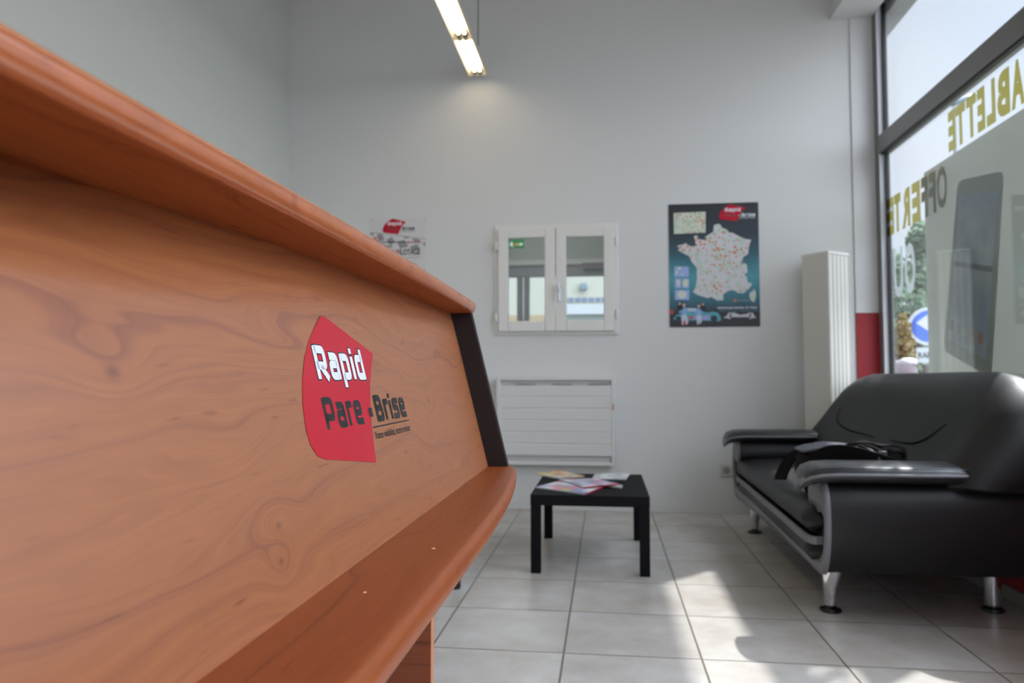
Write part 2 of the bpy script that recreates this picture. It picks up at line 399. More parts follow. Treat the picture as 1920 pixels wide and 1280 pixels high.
# front wall behind the camera with a shop window and door opening
struct('wall_front', boxes((XL, 2.0, YF-.2, YF, 3.0, ZC), (XL, -1.9, YF-.2, YF, 0, 3.0), (1.7, 2.0, YF-.2, YF, 0, 3.0)), WHITE)
# low wall under the shop window, red with a pale baseboard
struct('wall_right', boxes((XW, 1.9, YF, YB, 0, .80), (1.80, 2.0, YF, YB, 3.44, ZC)), REDP)
struct('baseboard_right', B(XW-.012, XW, YF, YB-.001, 0, .062), BASEB, bev=.002)
struct('trim_1', boxes((1.655, 1.80, YB-.012, YB, 1.34, 3.343)), TRIM, bev=.002)
struct('trim_2', boxes((1.655, 1.80, YB-.012, YB, 0, 1.34)), REDP, bev=.002)
struct('trim_3', B(1.53, 1.80, YF, YB, 3.343, ZC), TRIM, bev=.003)   # boxed-in beam above the shop window
struct('trim_4', B(XW-.02, 1.92, YF, YB, .80, .83), PVC, bev=.004)     # window sill

# ------------------------------------------------------------------ shop window on the right
def shop_window():
    w = thing('window_1', (1.84, 1.0, .83), 'tall aluminium shop window filling the right side of the room', 'window', kind='structure')
    ZT = 3.44
    f = nb()
    box(f, 1.80, 1.87, 5.13, 5.205, .83, ZT)
    box(f, 1.80, 1.87, YF, 5.13, ZT-.055, ZT); box(f, 1.80, 1.87, YF, 5.13, .83, .89)
    box(f, 1.80, 1.87, 1.45, 1.53, .89, ZT-.055); box(f, 1.80, 1.87, -1.3, -1.22, .89, ZT-.055)
    obj('window_frame', f, ALU, w, bev=.004)
    t = nb(); box(t, 1.795, 1.875, YF, 5.13, 2.385, 2.505); obj('transom', t, ALU, w, bev=.006)
    g = nb()
    box(g, 1.800, 1.826, 5.112, 5.131, .89, 2.385); box(g, 1.800, 1.826, 5.112, 5.131, 2.505, ZT-.055)
    obj('glazing_bead', g, ALU_L, w)
    k = nb()
    for z0, z1 in ((.89, 2.385), (2.505, ZT-.055)):
        box(k, 1.826, 1.845, 5.09, 5.112, z0, z1)
    box(k, 1.803, 1.83, 1.53, 5.1, 2.372, 2.386)
    obj('gasket', k, RUB, w)
    for i, (y0, y1) in enumerate(((1.53, 5.13), (-1.22, 1.45), (YF, -1.3))):
        for z0, z1 in ((.89, 2.385), (2.505, ZT-.055)):
            obj('glass_pane', B(1.838, 1.844, y0, y1, z0, z1), GLASS, w)
    return w
shop_window()
# outside lintel and narrow rain canopy above the shop window
struct('trim_5', boxes((1.87, 2.0, YF, 5.6, 3.33, 3.44)), M('outside_render', (150, 152, 152), .8))

# vinyl stuck on the shop window (outside face, so it reads mirrored from inside)
FO = Plane2((1.847, 0, 0), (0, 1, 0), (0, 0, 1))       # u = +y, v = z, normal +x (towards the street)
OLIVE = M('gold_vinyl', (150, 150, 70), .5); PALEV = M('pale_vinyl', (200, 204, 204), .5)
def transl(name, col, mixf=.45, tcol=None):
    m = bpy.data.materials.new(name); m.use_nodes = True; n = m.node_tree.nodes; l = m.node_tree.links; n.clear()
    d = n.new('ShaderNodeBsdfDiffuse'); d.inputs[0].default_value = lin(col); t = n.new('ShaderNodeBsdfTranslucent'); t.inputs[0].default_value = lin(tcol or col)
    mx = n.new('ShaderNodeMixShader'); mx.inputs[0].default_value = mixf; o = n.new('ShaderNodeOutputMaterial')
    l.new(d.outputs[0], mx.inputs[1]); l.new(t.outputs[0], mx.inputs[2]); l.new(mx.outputs[0], o.inputs[0]); return m
GOLD = transl('gold_letter_vinyl', (92, 94, 66), .6, (196, 190, 110)); PALE = transl('pale_letter_vinyl', (215, 220, 220), .5)
def winletter(ch, y0, y1, z0, z1, mat, label, grp):
    fr = Plane2((1.8462, y0, z0), (0, 1, 0), (0, 0, 1))     # from the street the text runs towards +y
    bm = text(fr, ch, 0, 0, z1-z0, y1-y0, 0, bold=.03 if ch in 'OU' else .055)
    r = bmesh.ops.extrude_face_region(bm, geom=bm.faces[:]); e = [g for g in r['geom'] if isinstance(g, bmesh.types.BMVert)]
    bmesh.ops.translate(bm, verts=e, vec=Vector((.0006, 0, 0)))
    cat(obj('window_letter', bm, mat), label, 'window letter', grp)
E1 = 'gold letter %s of TABLETTE on the window, %s'
for ch, a, b, what in (('E', 4.154, 4.240, 'leftmost as seen from inside'), ('T', 4.046, 4.150, 'next to the leftmost E'), ('T', 3.930, 4.034, 'second T from the left'),
                       ('E', 3.846, 3.922, 'right of the two T letters'), ('L', 3.748, 3.832, 'left of the letter B'), ('B', 3.620, 3.732, 'between L and A'),
                       ('A', 3.500, 3.608, 'cut by the right edge of the photo'), ('T', 3.385, 3.488, 'nearest the camera')):
    winletter(ch, a, b, 2.137, 2.338, GOLD, E1 % (ch, what), 'letters of TABLETTE on the window')
E2 = 'gold letter %s of OFFERTE on the window, %s'
for ch, a, b, what in (('E', 5.030, 5.100, 'leftmost, beside the window frame'), ('T', 4.915, 5.020, 'between E and R'), ('R', 4.770, 4.895, 'on clear glass left of the banner'),
                       ('E', 4.622, 4.742, 'at the banner edge'), ('F', 4.515, 4.608, 'just behind the banner edge'), ('F', 4.410, 4.503, 'beside the O behind the banner'), ('O', 4.272, 4.398, 'behind the banner, left of the tablet picture')):
    winletter(ch, a, b, 1.852, 2.078, GOLD, E2 % (ch, what), 'letters of OFFERTE on the window')
for ch, a, b, what in (('U', 4.905, 5.055, 'on the left'), ('O', 4.720, 4.875, 'on the right beside the banner')):
    winletter(ch, a, b, 1.435, 1.735, PALE, 'white letter %s of OU before the trees, %s' % (ch, what), 'letters of OU on the window')

# banner standing behind the glass, printed side to the street: its back shows through
def banner():
    t = thing('window_banner', (1.87, 3.95, .84), 'large grey-green translucent banner with a tilted tablet picture outside the shop window', 'banner')
    bm = nb()
    y0, y1, z0, z1 = 3.465, 4.612, .84, 2.112
    Bm = transl('banner_vinyl', (158, 160, 154), .5, (184, 186, 178))
    box(bm, 1.866, 1.868, y0, y1, z0, z1); obj('sheet', bm, Bm, t)
    fr = Plane2((1.8655, 0, 0), (0, -1, 0), (0, 0, 1))   # normal towards the room
    Q = [(4.190, 1.955), (3.728, 1.880), (3.905, .905), (4.418, 1.058)]
    def rc(Q, r):
        o = []
        for i in range(4):
            p = Vector(Q[i]); a = Vector(Q[i-1]); c = Vector(Q[(i+1) % 4]); s = p+(a-p).normalized()*r; e = p+(c-p).normalized()*r
            for k in range(7):
                q = k/6; v = (1-q)**2*s+2*q*(1-q)*p+q*q*e; o.append((-v.x, v.y))
        return o
    bm = nb(); poly(bm, fr, rc(Q, .055), .0004); obj('tablet_frame', bm, transl('tablet_frame_print', (124, 130, 124), .35, (150, 160, 150)), t)
    Q2 = [(4.178, 1.862), (3.790, 1.800), (3.950, .995), (4.352, 1.118)]
    bm = nb(); poly(bm, fr, [(-a, b) for a, b in Q2], .0008)
    sc = transl('tablet_screen_print', (118, 136, 150), .3, (130, 150, 168)); n = sc.node_tree.nodes; l = sc.node_tree.links
    g = n.new('ShaderNodeNewGeometry'); nz = n.new('ShaderNodeTexNoise'); nz.inputs['Scale'].default_value = 4; nz.inputs['Detail'].default_value = 2; l.new(g.outputs['Position'], nz.inputs['Vector'])
    r = n.new('ShaderNodeValToRGB'); r.color_ramp.elements[0].position = .35; r.color_ramp.elements[0].color = lin((140, 160, 178)); r.color_ramp.elements[1].position = .7; r.color_ramp.elements[1].color = lin((186, 198, 198)); l.new(nz.outputs['Fac'], r.inputs['Fac'])
    for q in n:
        if q.type in ('BSDF_DIFFUSE', 'BSDF_TRANSLUCENT'): l.new(r.outputs[0], q.inputs[0])
    obj('tablet_screen', bm, sc, t)
    S = lambda a, b: (Vector(Q2[1])*(1-a)+Vector(Q2[0])*a)*(1-b)+(Vector(Q2[2])*(1-a)+Vector(Q2[3])*a)*b   # a: 0 near .. 1 far, b: 0 top .. 1 bottom
    def quad(a0, a1, b0, b1): return [(-S(a, b).x, S(a, b).y) for a, b in ((a0, b0), (a1, b0), (a1, b1), (a0, b1))]
    bm = nb(); poly(bm, fr, quad(0, 1, .44, .475), .0011); obj('search_bar', bm, transl('bar_print', (104, 120, 134), .5), t)
    for (a, c) in ((.93, (150, 158, 160)), (.74, (158, 172, 166)), (.56, (176, 190, 150)), (.37, (190, 176, 160)), (.17, (198, 120, 92))):
        bm = nb(); poly(bm, fr, quad(a-.055, a+.055, .855, .925), .0011); obj('app_icon', bm, transl('icon_print', c, .5), t)
    fr2 = Plane2((1.8644, S(.05, .14).x, S(.05, .14).y), (0, 1, .13), (.0, -.12, 1))
    bm = text(fr2, '12:52', 0, 0, .055, .13, 0); obj('clock_digits', bm, transl('digit_print', (166, 174, 172), .5), t)
banner()

# ------------------------------------------------------------------ inner window on the back wall
def casement():
    w = thing('window_2', (-.342, 5.18, 1.212), 'small white double casement window in the back wall', 'window', kind='structure')
    def ring(bm, x0, x1, z0, z1, t, ya, yb):
        box(bm, x0, x0+t, ya, yb, z0, z1); box(bm, x1-t, x1, ya, yb, z0, z1); box(bm, x0+t, x1-t, ya, yb, z0, z0+t); box(bm, x1-t, x0+t, ya, yb, z1-t, z1)
    f = nb(); ring(f, -.777, .092, 1.210, 1.987, .028, 5.196, 5.28); obj('window_frame', f, PVC, w, bev=.003)
    for s, (x0, x1) in enumerate(((-.748, -.347), (-.341, .063))):
        sb = nb(); ring(sb, x0, x1, 1.232, 1.962, .072, 5.165, 5.215)
        sash = obj('sash', sb, PVC, w, bev=.006, segs=3)
        obj('glass_pane', B(x0+.066, x1-.066, 5.192, 5.198, 1.298, 1.896), GLASS_I, sash)
        bd = nb(); ring(bd, x0+.058, x1-.058, 1.290, 1.904, .011, 5.178, 5.192); obj('glazing_bead', bd, M('bead_white', (232, 232, 236), .3), sash, bev=.004)
        g = nb(); ring(g, x0+.069, x1-.069, 1.301, 1.893, .004, 5.184, 5.190); obj('gasket', g, M('grey_gasket', (120, 118, 116), .6), sash)
    for x, zz in ((-.762, (1.835, 1.33)), (.078, (1.855, 1.345))):
        for z in zz:
            bm = nb(); lathe(bm, [(.008, -.03), (.0095, -.026), (.0095, .026), (.008, .03)], (x, 5.172, z), 12); obj('hinge', bm, PVC, w, smooth=True)
    hb = nb(); box(hb, -.334, -.306, 5.156, 5.165, 1.50, 1.57)
    tube(hb, [(-.320, 5.150, 1.545), (-.318, 5.128, 1.54), (-.316, 5.122, 1.50), (-.316, 5.124, 1.435)], [.012, .014, .013, .010], 10); obj('handle', hb, M('handle_white', (226, 228, 236), .25), w, bev=.002)
casement()

# ------------------------------------------------------------------ convector, socket
def heater():
    t = thing('convector_heater', (-.345, 5.15, .31), 'white wall-mounted electric convector with faint horizontal ribs below the inner window', 'radiator')
    x0, x1, z0, z1, ya, yb = -.748, .064, .316, .914, 5.10, 5.205
    bm = boxes((x0, x0+.028, ya, yb, z0, z1), (x1-.028, x1, ya, yb, z0, z1), (x0+.028, x1-.028, ya, yb, z1-.022, z1), (x0+.028, x1-.028, ya, yb, z0, z0+.022))
    obj('casing', bm, HEAT, t, bev=.004)
    bm = nb()
    xa, xb = x0+.028, x1-.028; za, zb = z0+.062, z1-.055; n = 6
    prof = []
    for i in range(n):
        a = za+(zb-za)*i/n; b = za+(zb-za)*(i+1)/n
        prof += [(a+.002, ya+.004), (a+.008, ya+.0005), (b-.004, ya+.0005), (b-.001, ya+.004)]
    r0 = [(xa, y, z) for z, y in prof]; r1 = [(xb, y, z) for z, y in prof]
    r0 += [(xa, yb-.01, zb), (xa, yb-.01, za)]; r1 += [(xb, yb-.01, zb), (xb, yb-.01, za)]
    loft(bm, [r0, r1]); obj('front_panel', bm, HEAT, t)
    for q0, q1 in ((z0+.022, za), (zb, z1-.022)): obj('air_slot', B(xa, xb, ya+.022, ya+.026, q0, q1), M('slot_grey', (190, 188, 188), .5), t)
    for k in range(3): obj('inner_grille', B(xa+.10+k*.25, xa+.24+k*.25, ya+.012, ya+.02, zb+.001, zb+.012), HEAT_D, t, bev=.003)
    bm = boxes((x1-.022, x1-.008, ya-.002, ya+.002, .69, .735)); obj('warning_sticker', bm, M('pink_label', (200, 150, 150), .5), t)
heater()
def socket():
    t = thing('wall_socket', (.80, 5.2, .246), 'white electric socket low on the back wall left of the black sofa', 'socket')
    obj('plate', B(.762, .842, 5.199, 5.21, .246, .328), SOCK, t, bev=.004)
    bm = nb(); lathe(bm, [(.024, -.0035), (.024, 0), (.019, 0), (.019, .003), (.0, .003)], (.802, 5.199, .287), 24, 'y'); obj('outlet', bm, M('outlet_grey', (150, 146, 140), .45), t, smooth=False)
    bm = boxes((.793, .796, 5.195, 5.2, .285, .289), (.808, .811, 5.195, 5.2, .285, .289), (.8005, .8035, 5.19, 5.2, .297, .300)); obj('contacts', bm, BLKPL, t)
socket()

# tall white grooved column standing across the corner
def column():
    c = Vector((1.412, 4.945, 0)); a = Vector((-.574, .819, 0)); b = Vector((.819, .574, 0)); H = 1.72
    t = thing('corner_column', (1.45, 5.05, 0), 'tall white box column with a fluted face standing in the corner behind the sofa', 'column')
    top = []; P = []
    # plan outline: smooth left face, fluted right face
    P.append(c+a*.205); P.append(c+a*.006); P.append(c+b*.006)
    n = 5; Lb = .195
    for i in range(n):
        s = .012+(Lb-.012)*i/n; e = .012+(Lb-.012)*(i+1)/n
        P += [c+b*(s+.002), c+b*(s+.006)-a*.0+a*.004, c+b*(e-.006)+a*.004, c+b*(e-.002)]
    P.append(c+b*Lb); P.append(c+b*Lb+a*.10); P.append(c+a*.205+b*.05)
    bm = nb(); loft(bm, [[Vector((p.x, p.y, 0.0)) for p in P], [Vector((p.x, p.y, H-.02)) for p in P]])
    obj('body', bm, M('column_white', (218, 214, 206), .45), t)
    P2 = [c+a*.207-b*.002, c-a*.002-b*.002, c+b*(Lb+.002)-a*.002, c+b*(Lb+.002)+a*.10, c+a*.207+b*.05]
    bm = nb(); loft(bm, [[Vector((p.x, p.y, H-.02)) for p in P2], [Vector((p.x, p.y, H)) for p in P2]]); obj('top_cap', bm, M('cap_white', (222, 220, 214), .4), t, bev=.002)
column()

# ------------------------------------------------------------------ ceiling-hung fluorescent line
def lamp_line():
    segs = [(4.565, 5.13), (3.10, 4.555), (1.63, 3.09), (.16, 1.62), (-1.31, .15), (-2.78, -1.32)]
    names = ['short end section of the hanging fluorescent light line, touching the back wall', 'second section of the hanging fluorescent light line, counted from the back wall',
             'third section of the hanging fluorescent light line, above the frame', 'fourth section of the hanging light line', 'fifth section of the hanging light line', 'last section of the hanging light line, nearest the shop front']
    xc = -.888; z = 3.05
    for (y0, y1), nm in zip(segs, names):
        t = thing('fluorescent_lamp', (xc, (y0+y1)/2, z), nm, 'lamp', 'fluorescent light line')
        bm = nb()
        sec = [(-.064, 0), (-.040, .055), (-.040, .095), (.040, .095), (.064-.024, .055), (.064, 0), (.060, 0), (.034, .050), (-.034, .050), (-.060, 0)]
        loft(bm, [[(xc+u, y0, z+v) for u, v in sec], [(xc+u, y1, z+v) for u, v in sec]]); obj('reflector', bm, LAMPW, t)
        for ye in (y0, y1-.004): obj('end_plate', B(xc-.06, xc+.06, ye, ye+.004, z+.004, z+.07), LAMPW, t)
        for s in (-.019, .019):
            bm = nb(); lathe(bm, [(.008, y0+.03), (.011, y0+.034), (.011, y1-.034), (.008, y1-.03)], (xc+s, 0, z+.026), 14, 'y'); obj('tube', bm, TUBE, t, smooth=True)
            for ye in (y0+.005, y1-.03): obj('lamp_holder', B(xc+s-.013, xc+s+.013, ye, ye+.025, z+.008, z+.045), BLKPL, t)
        bm = nb(); tube(bm, [(xc+.05, (y0+y1)/2+.05*0, z+.09), (xc+.05, (y0+y1)/2, ZC)], .003, 6); obj('suspension_cable', bm, BLKPL, t)
lamp_line()
open_ = None

# ------------------------------------------------------------------ posters on the back wall
def gradmat(name, stops, axis='Z', blobs=None):
    m = bpy.data.materials.new(name); m.use_nodes = True; n = m.node_tree.nodes; l = m.node_tree.links; b = n['Principled BSDF']; b.inputs['Roughness'].default_value = .4
    g = n.new('ShaderNodeNewGeometry'); sp = n.new('ShaderNodeSeparateXYZ'); l.new(g.outputs['Position'], sp.inputs[0])
    mr = n.new('ShaderNodeMapRange'); mr.inputs['From Min'].default_value = stops[0][0]; mr.inputs['From Max'].default_value = stops[-1][0]
    nz = n.new('ShaderNodeTexNoise'); nz.inputs['Scale'].default_value = 5; nz.inputs['Detail'].default_value = 3; l.new(g.outputs['Position'], nz.inputs['Vector'])
    ad = n.new('ShaderNodeMath'); ad.operation = 'MULTIPLY_ADD'; l.new(nz.outputs['Fac'], ad.inputs[0]); ad.inputs[1].default_value = .16; l.new(sp.outputs[axis], ad.inputs[2])
    sb = n.new('ShaderNodeMath'); sb.operation = 'SUBTRACT'; l.new(ad.outputs[0], sb.inputs[0]); sb.inputs[1].default_value = .08
    l.new(sb.outputs[0], mr.inputs['Value'])
    r = n.new('ShaderNodeValToRGB'); el = r.color_ramp.elements
    while len(el) < len(stops): el.new(.5)
    a, z = stops[0][0], stops[-1][0]
    for e, (p, c) in zip(el, stops): e.position = (p-a)/(z-a); e.color = lin(c)
    l.new(mr.outputs[0], r.inputs['Fac']); l.new(r.outputs[0], b.inputs['Base Color']); return m
def mapmat(name, base, dens=34, thr=.16):
    """road map print: pale ground, green woods, orange agency dots"""
    m = bpy.data.materials.new(name); m.use_nodes = True; n = m.node_tree.nodes; l = m.node_tree.links; b = n['Principled BSDF']; b.inputs['Roughness'].default_value = .45
    g = n.new('ShaderNodeNewGeometry')
    z = n.new('ShaderNodeTexNoise'); z.inputs['Scale'].default_value = 28; z.inputs['Detail'].default_value = 5; l.new(g.outputs['Position'], z.inputs['Vector'])
    r = n.new('ShaderNodeValToRGB'); r.color_ramp.elements[0].position = .46; r.color_ramp.elements[0].color = lin(base); r.color_ramp.elements[1].position = .8; r.color_ramp.elements[1].color = lin((158, 196, 160)); l.new(z.outputs['Fac'], r.inputs['Fac'])
    v = n.new('ShaderNodeTexVoronoi'); v.inputs['Scale'].default_value = dens; l.new(g.outputs['Position'], v.inputs['Vector'])
    z2 = n.new('ShaderNodeTexNoise'); z2.inputs['Scale'].default_value = 7; z2.inputs['Detail'].default_value = 1; l.new(g.outputs['Position'], z2.inputs['Vector'])
    th = n.new('ShaderNodeMapRange'); th.inputs['From Min'].default_value = .35; th.inputs['From Max'].default_value = .7; th.inputs['To Min'].default_value = thr*.8; th.inputs['To Max'].default_value = thr*2.2; l.new(z2.outputs['Fac'], th.inputs['Value'])
    lt = n.new('ShaderNodeMath'); lt.operation = 'LESS_THAN'; l.new(v.outputs['Distance'], lt.inputs[0]); l.new(th.outputs[0], lt.inputs[1])
    mx = n.new('ShaderNodeMix'); mx.data_type = 'RGBA'; l.new(lt.outputs[0], mx.inputs['Factor']); l.new(r.outputs[0], mx.inputs['A']); mx.inputs['B'].default_value = lin((206, 118, 84))
    l.new(mx.outputs['Result'], b.inputs['Base Color']); return m
PAP = M('poster_paper', (196, 192, 190), .5)
def fmap(q): return ((q[0]-225)/4.268, (q[1]-187)/4.268)
def big_poster():
    t = thing('map_poster', (.738, 5.205, 1.256), 'dark poster with white map of France and racing car, on the back wall', 'poster')
    X0, X1, Z0, Z1 = .437, 1.039, 1.256, 2.106
    obj('sheet', B(X0, X1, 5.206, 5.2085, Z0, Z1), gradmat('poster_print', [(1.25, (34, 33, 38)), (1.36, (36, 38, 46)), (1.42, (44, 96, 112)), (1.60, (74, 150, 164)), (1.74, (44, 92, 106)), (1.88, (40, 52, 62)), (2.11, (33, 32, 36))]), t)
    Wp, Hp = X1-X0, Z1-Z0
    # fractions measured from the top left corner
    fr = Plane2((X0, 5.206, Z1), (1, 0, 0), (0, 0, 1))
    def q(x, y):
        # bilinear undo of the slight perspective in the crop
        fx0 = 225+(243-225)*(y-187)/980; fx1 = 937+(965-937)*(y-163)/997
        fxx = (x-fx0)/(fx1-fx0); yt = 187-24*fxx; yb = 1167-7*fxx
        return (fxx*Wp, -(y-yt)/(yb-yt)*Hp)
    FR = [(625, 340), (590, 352), (585, 405), (520, 445), (535, 462), (500, 470), (462, 458), (462, 435), (432, 438), (450, 520), (400, 522), (368, 495), (340, 508), (298, 518), (318, 540), (305, 555), (350, 580), (395, 600), (415, 645), (455, 690), (460, 780), (448, 850), (428, 888), (470, 912), (545, 935), (575, 925), (625, 955), (672, 950), (668, 905), (705, 878), (750, 870), (790, 895), (830, 895), (880, 850), (897, 818), (862, 808), (855, 770), (832, 745), (860, 730), (852, 665), (828, 655), (812, 665), (822, 610), (862, 580), (868, 520), (885, 468), (840, 462), (790, 440), (735, 410), (715, 412), (690, 385), (655, 372), (640, 345)]
    MM = mapmat('map_print', (206, 204, 208), 42, .19)
    bm = nb(); poly(bm, fr, [q(*p) for p in FR], .0006); obj('country_map', bm, MM, t)
    bm = nb(); poly(bm, fr, [q(*p) for p in [(912, 858), (905, 880), (880, 890), (876, 920), (888, 950), (912, 968), (928, 925), (926, 880), (918, 876)]], .0006); obj('island_map', bm, mapmat('island_print', (214, 212, 216), 20, .05), t)
    bm = nb(); poly(bm, fr, [q(*p) for p in [(268, 255), (523, 243), (524, 412), (272, 423)]], .0006); obj('inset_map', bm, mapmat('inset_print', (206, 214, 198), 55, .2), t)
    SEA = M('sea_print', (150, 172, 220), .45); LND = M('land_print', (205, 212, 196), .45)
    for (a, b, c, d), isl in (((278, 684, 392, 766), [(318, 698, 16, 13), (296, 732, 12, 16), (340, 748, 9, 6)]), ((282, 780, 336, 857), [(310, 815, 14, 30)]), ((342, 780, 396, 857), [(368, 816, 24, 34)]), ((282, 870, 398, 950), [(340, 908, 38, 34)])):
        bm = nb(); poly(bm, fr, [q(a, b), q(c, b), q(c, d), q(a, d)], .0006); obj('overseas_inset', bm, SEA, t)
        for (x, y, rx, ry) in isl:
            bm = nb(); u, v = q(x, y); poly(bm, fr, ell(u, v, rx/4.268/168*Wp*.98, ry/4.268/168*Wp*.98, 12), .0009); obj('overseas_island', bm, LND, t)
    # logo, same drawing as on the desk, scaled
    fl = Plane2(fr.P(*q(628, 320)), (1, 0, 0), (0, 0, 1), sc=.585)
    fl.o = fr.P(*q(632, 322))-Vector((.7735*fl.sc, 0, .1006*fl.sc))
    logo(fl, t, .0006, .0003, pare=M('grey_print', (120, 60, 72), .4), brise=WHTV, out_=False)
    bm = nb(); u0, v0 = q(625, 1020); u1, v1 = q(935, 1018); text(fr, 'PARTENAIRE OFFICIEL DU TEAM', u0, v0, .0115, u1-u0, .0008, bold=.02, bm=bm); obj('white_caption', bm, WHTV, t)
    bm = nb(); u0, v0 = q(640, 1041)
    for a, b in ((0, .045), (.05, .085), (.09, .125), (.135, .262)):
        k = 0
        while a+k < b-.004: poly(bm, fr, rect(u0+a+k, u0+a+k+.006, v0, v0+.008), .0008); k += .0085
    obj('teal_caption', bm, M('teal_print', (70, 120, 138), .4), t)
    bm = nb(); u, v = q(764, 953); poly(bm, fr, ell(u, v, .009, .009, 14), .0008); obj('legend_dot', bm, M('orange_print', (222, 116, 58), .4), t)
    bm = nb(); 
    for k in range(11): poly(bm, fr, rect(u+.014+k*.0075, u+.0195+k*.0075, v-.006, v+.004), .0008)
    obj('legend_caption', bm, M('dim_print', (118, 130, 138), .4), t)
    WG = [(672, 1092), (700, 1075), (712, 1052), (760, 1050), (800, 1068), (850, 1062), (880, 1050), (905, 1052), (918, 1080), (934, 1092), (900, 1093), (876, 1104), (884, 1088), (868, 1086), (740, 1086), (722, 1090), (732, 1104), (705, 1095)]
    bm = nb(); poly(bm, fr, [q(x, y-0) for x, y in WG], .0008); obj('winged_emblem', bm, M('silver_print', (196, 192, 200), .4), t)
    for x in (728, 884):
        bm = nb(); u, v = q(x, 1072); poly(bm, fr, ell(u, v, .006, .014, 10, -.3), .0011); obj('emblem_gap', bm, M('dark_print', (36, 35, 40), .4), t)
    # racing car with four crew members
    TEAL = M('car_teal', (84, 160, 176), .4); LIL = M('car_lilac', (150, 160, 206), .4); SUIT = M('suit_print', (128, 170, 210), .4); WSU = M('suit_white', (196, 200, 216), .4); SKIN = M('skin_print', (206, 160, 144), .5); DK = M('wheel_print', (38, 40, 58), .4); RD = M('red_print', (206, 48, 58), .4); BK = M('shirt_print', (30, 30, 36), .5)
    def pp(name, pts, mat, off=.0007):
        bm = nb(); poly(bm, fr, [q(*p) for p in pts], off); obj(name, bm, mat, t)
    pp('car_body', [(275, 1095), (300, 1070), (390, 1050), (395, 1018), (465, 1018), (500, 1045), (560, 1050), (585, 1042), (630, 1052), (650, 1085), (655, 1110), (640, 1118), (300, 1110), (278, 1108)], TEAL)
    pp('car_flank', [(440, 1075), (560, 1072), (565, 1108), (440, 1106)], LIL, .0010)
    pp('car_wing', [(385, 1015), (470, 1018), (470, 1038), (388, 1040)], WSU, .0010)
    pp('car_sticker', [(398, 1080), (430, 1080), (430, 1100), (398, 1100)], RD, .0013)
    for x, y, r in ((312, 1100, .020), (598, 1098, .0225)):
        bm = nb(); u, v = q(x, y); poly(bm, fr, ell(u, v, r, r*1.0, 18), .0013); obj('car_wheel', bm, DK, t)
    def man(x, top, suit, h, lean=0, shirt=None):
        u, v = q(x, top); s = h
        bm = nb(); poly(bm, fr, ell(u, v, s*.085, s*.105, 12), .0016); obj('crew_face', bm, SKIN, t)
        def f(pts): return [(u+a*s, v+b*s) for a, b in pts]
        bm = nb(); poly(bm, fr, f([(-.14, -.13), (.14, -.13), (.26, -.35), (.18, -.52), (.14, -.34), (.13, -.55), (-.13, -.55), (-.14, -.34), (-.24, -.48), (-.28, -.35)]), .0015); obj('crew_torso', bm, shirt or suit, t)
        if not shirt:
            bm = nb(); poly(bm, fr, f([(-.13, -.55), (.13, -.55), (.20+lean, -.95), (.08+lean, -1.12), (.02, -.7), (-.02, -1.1), (-.12, -1.1)]), .0015); obj('crew_legs', bm, WSU, t)
    man(323, 980, BK, .085, shirt=BK); man(508, 985, BK, .085, shirt=BK)
    man(357, 993, SUIT, .122, .03); man(476, 1000, SUIT, .112, -.04)
    pp('red_car_part', [(246, 1030), (268, 1030), (272, 1060), (248, 1062)], RD, .0010)
    pp('red_shoes', [(352, 1120), (372, 1120), (368, 1148), (350, 1148)], RD, .0017)
    for u, v in ((.006, -.006), (Wp-.006, -.006), (.006, -Hp+.006), (Wp-.006, -Hp+.006)):
        bm = nb(); poly(bm, fr, ell(u, v, .006, .006, 10), .0009); obj('corner_pin', bm, M('blue_tack', (40, 70, 180), .4), t)
big_poster()
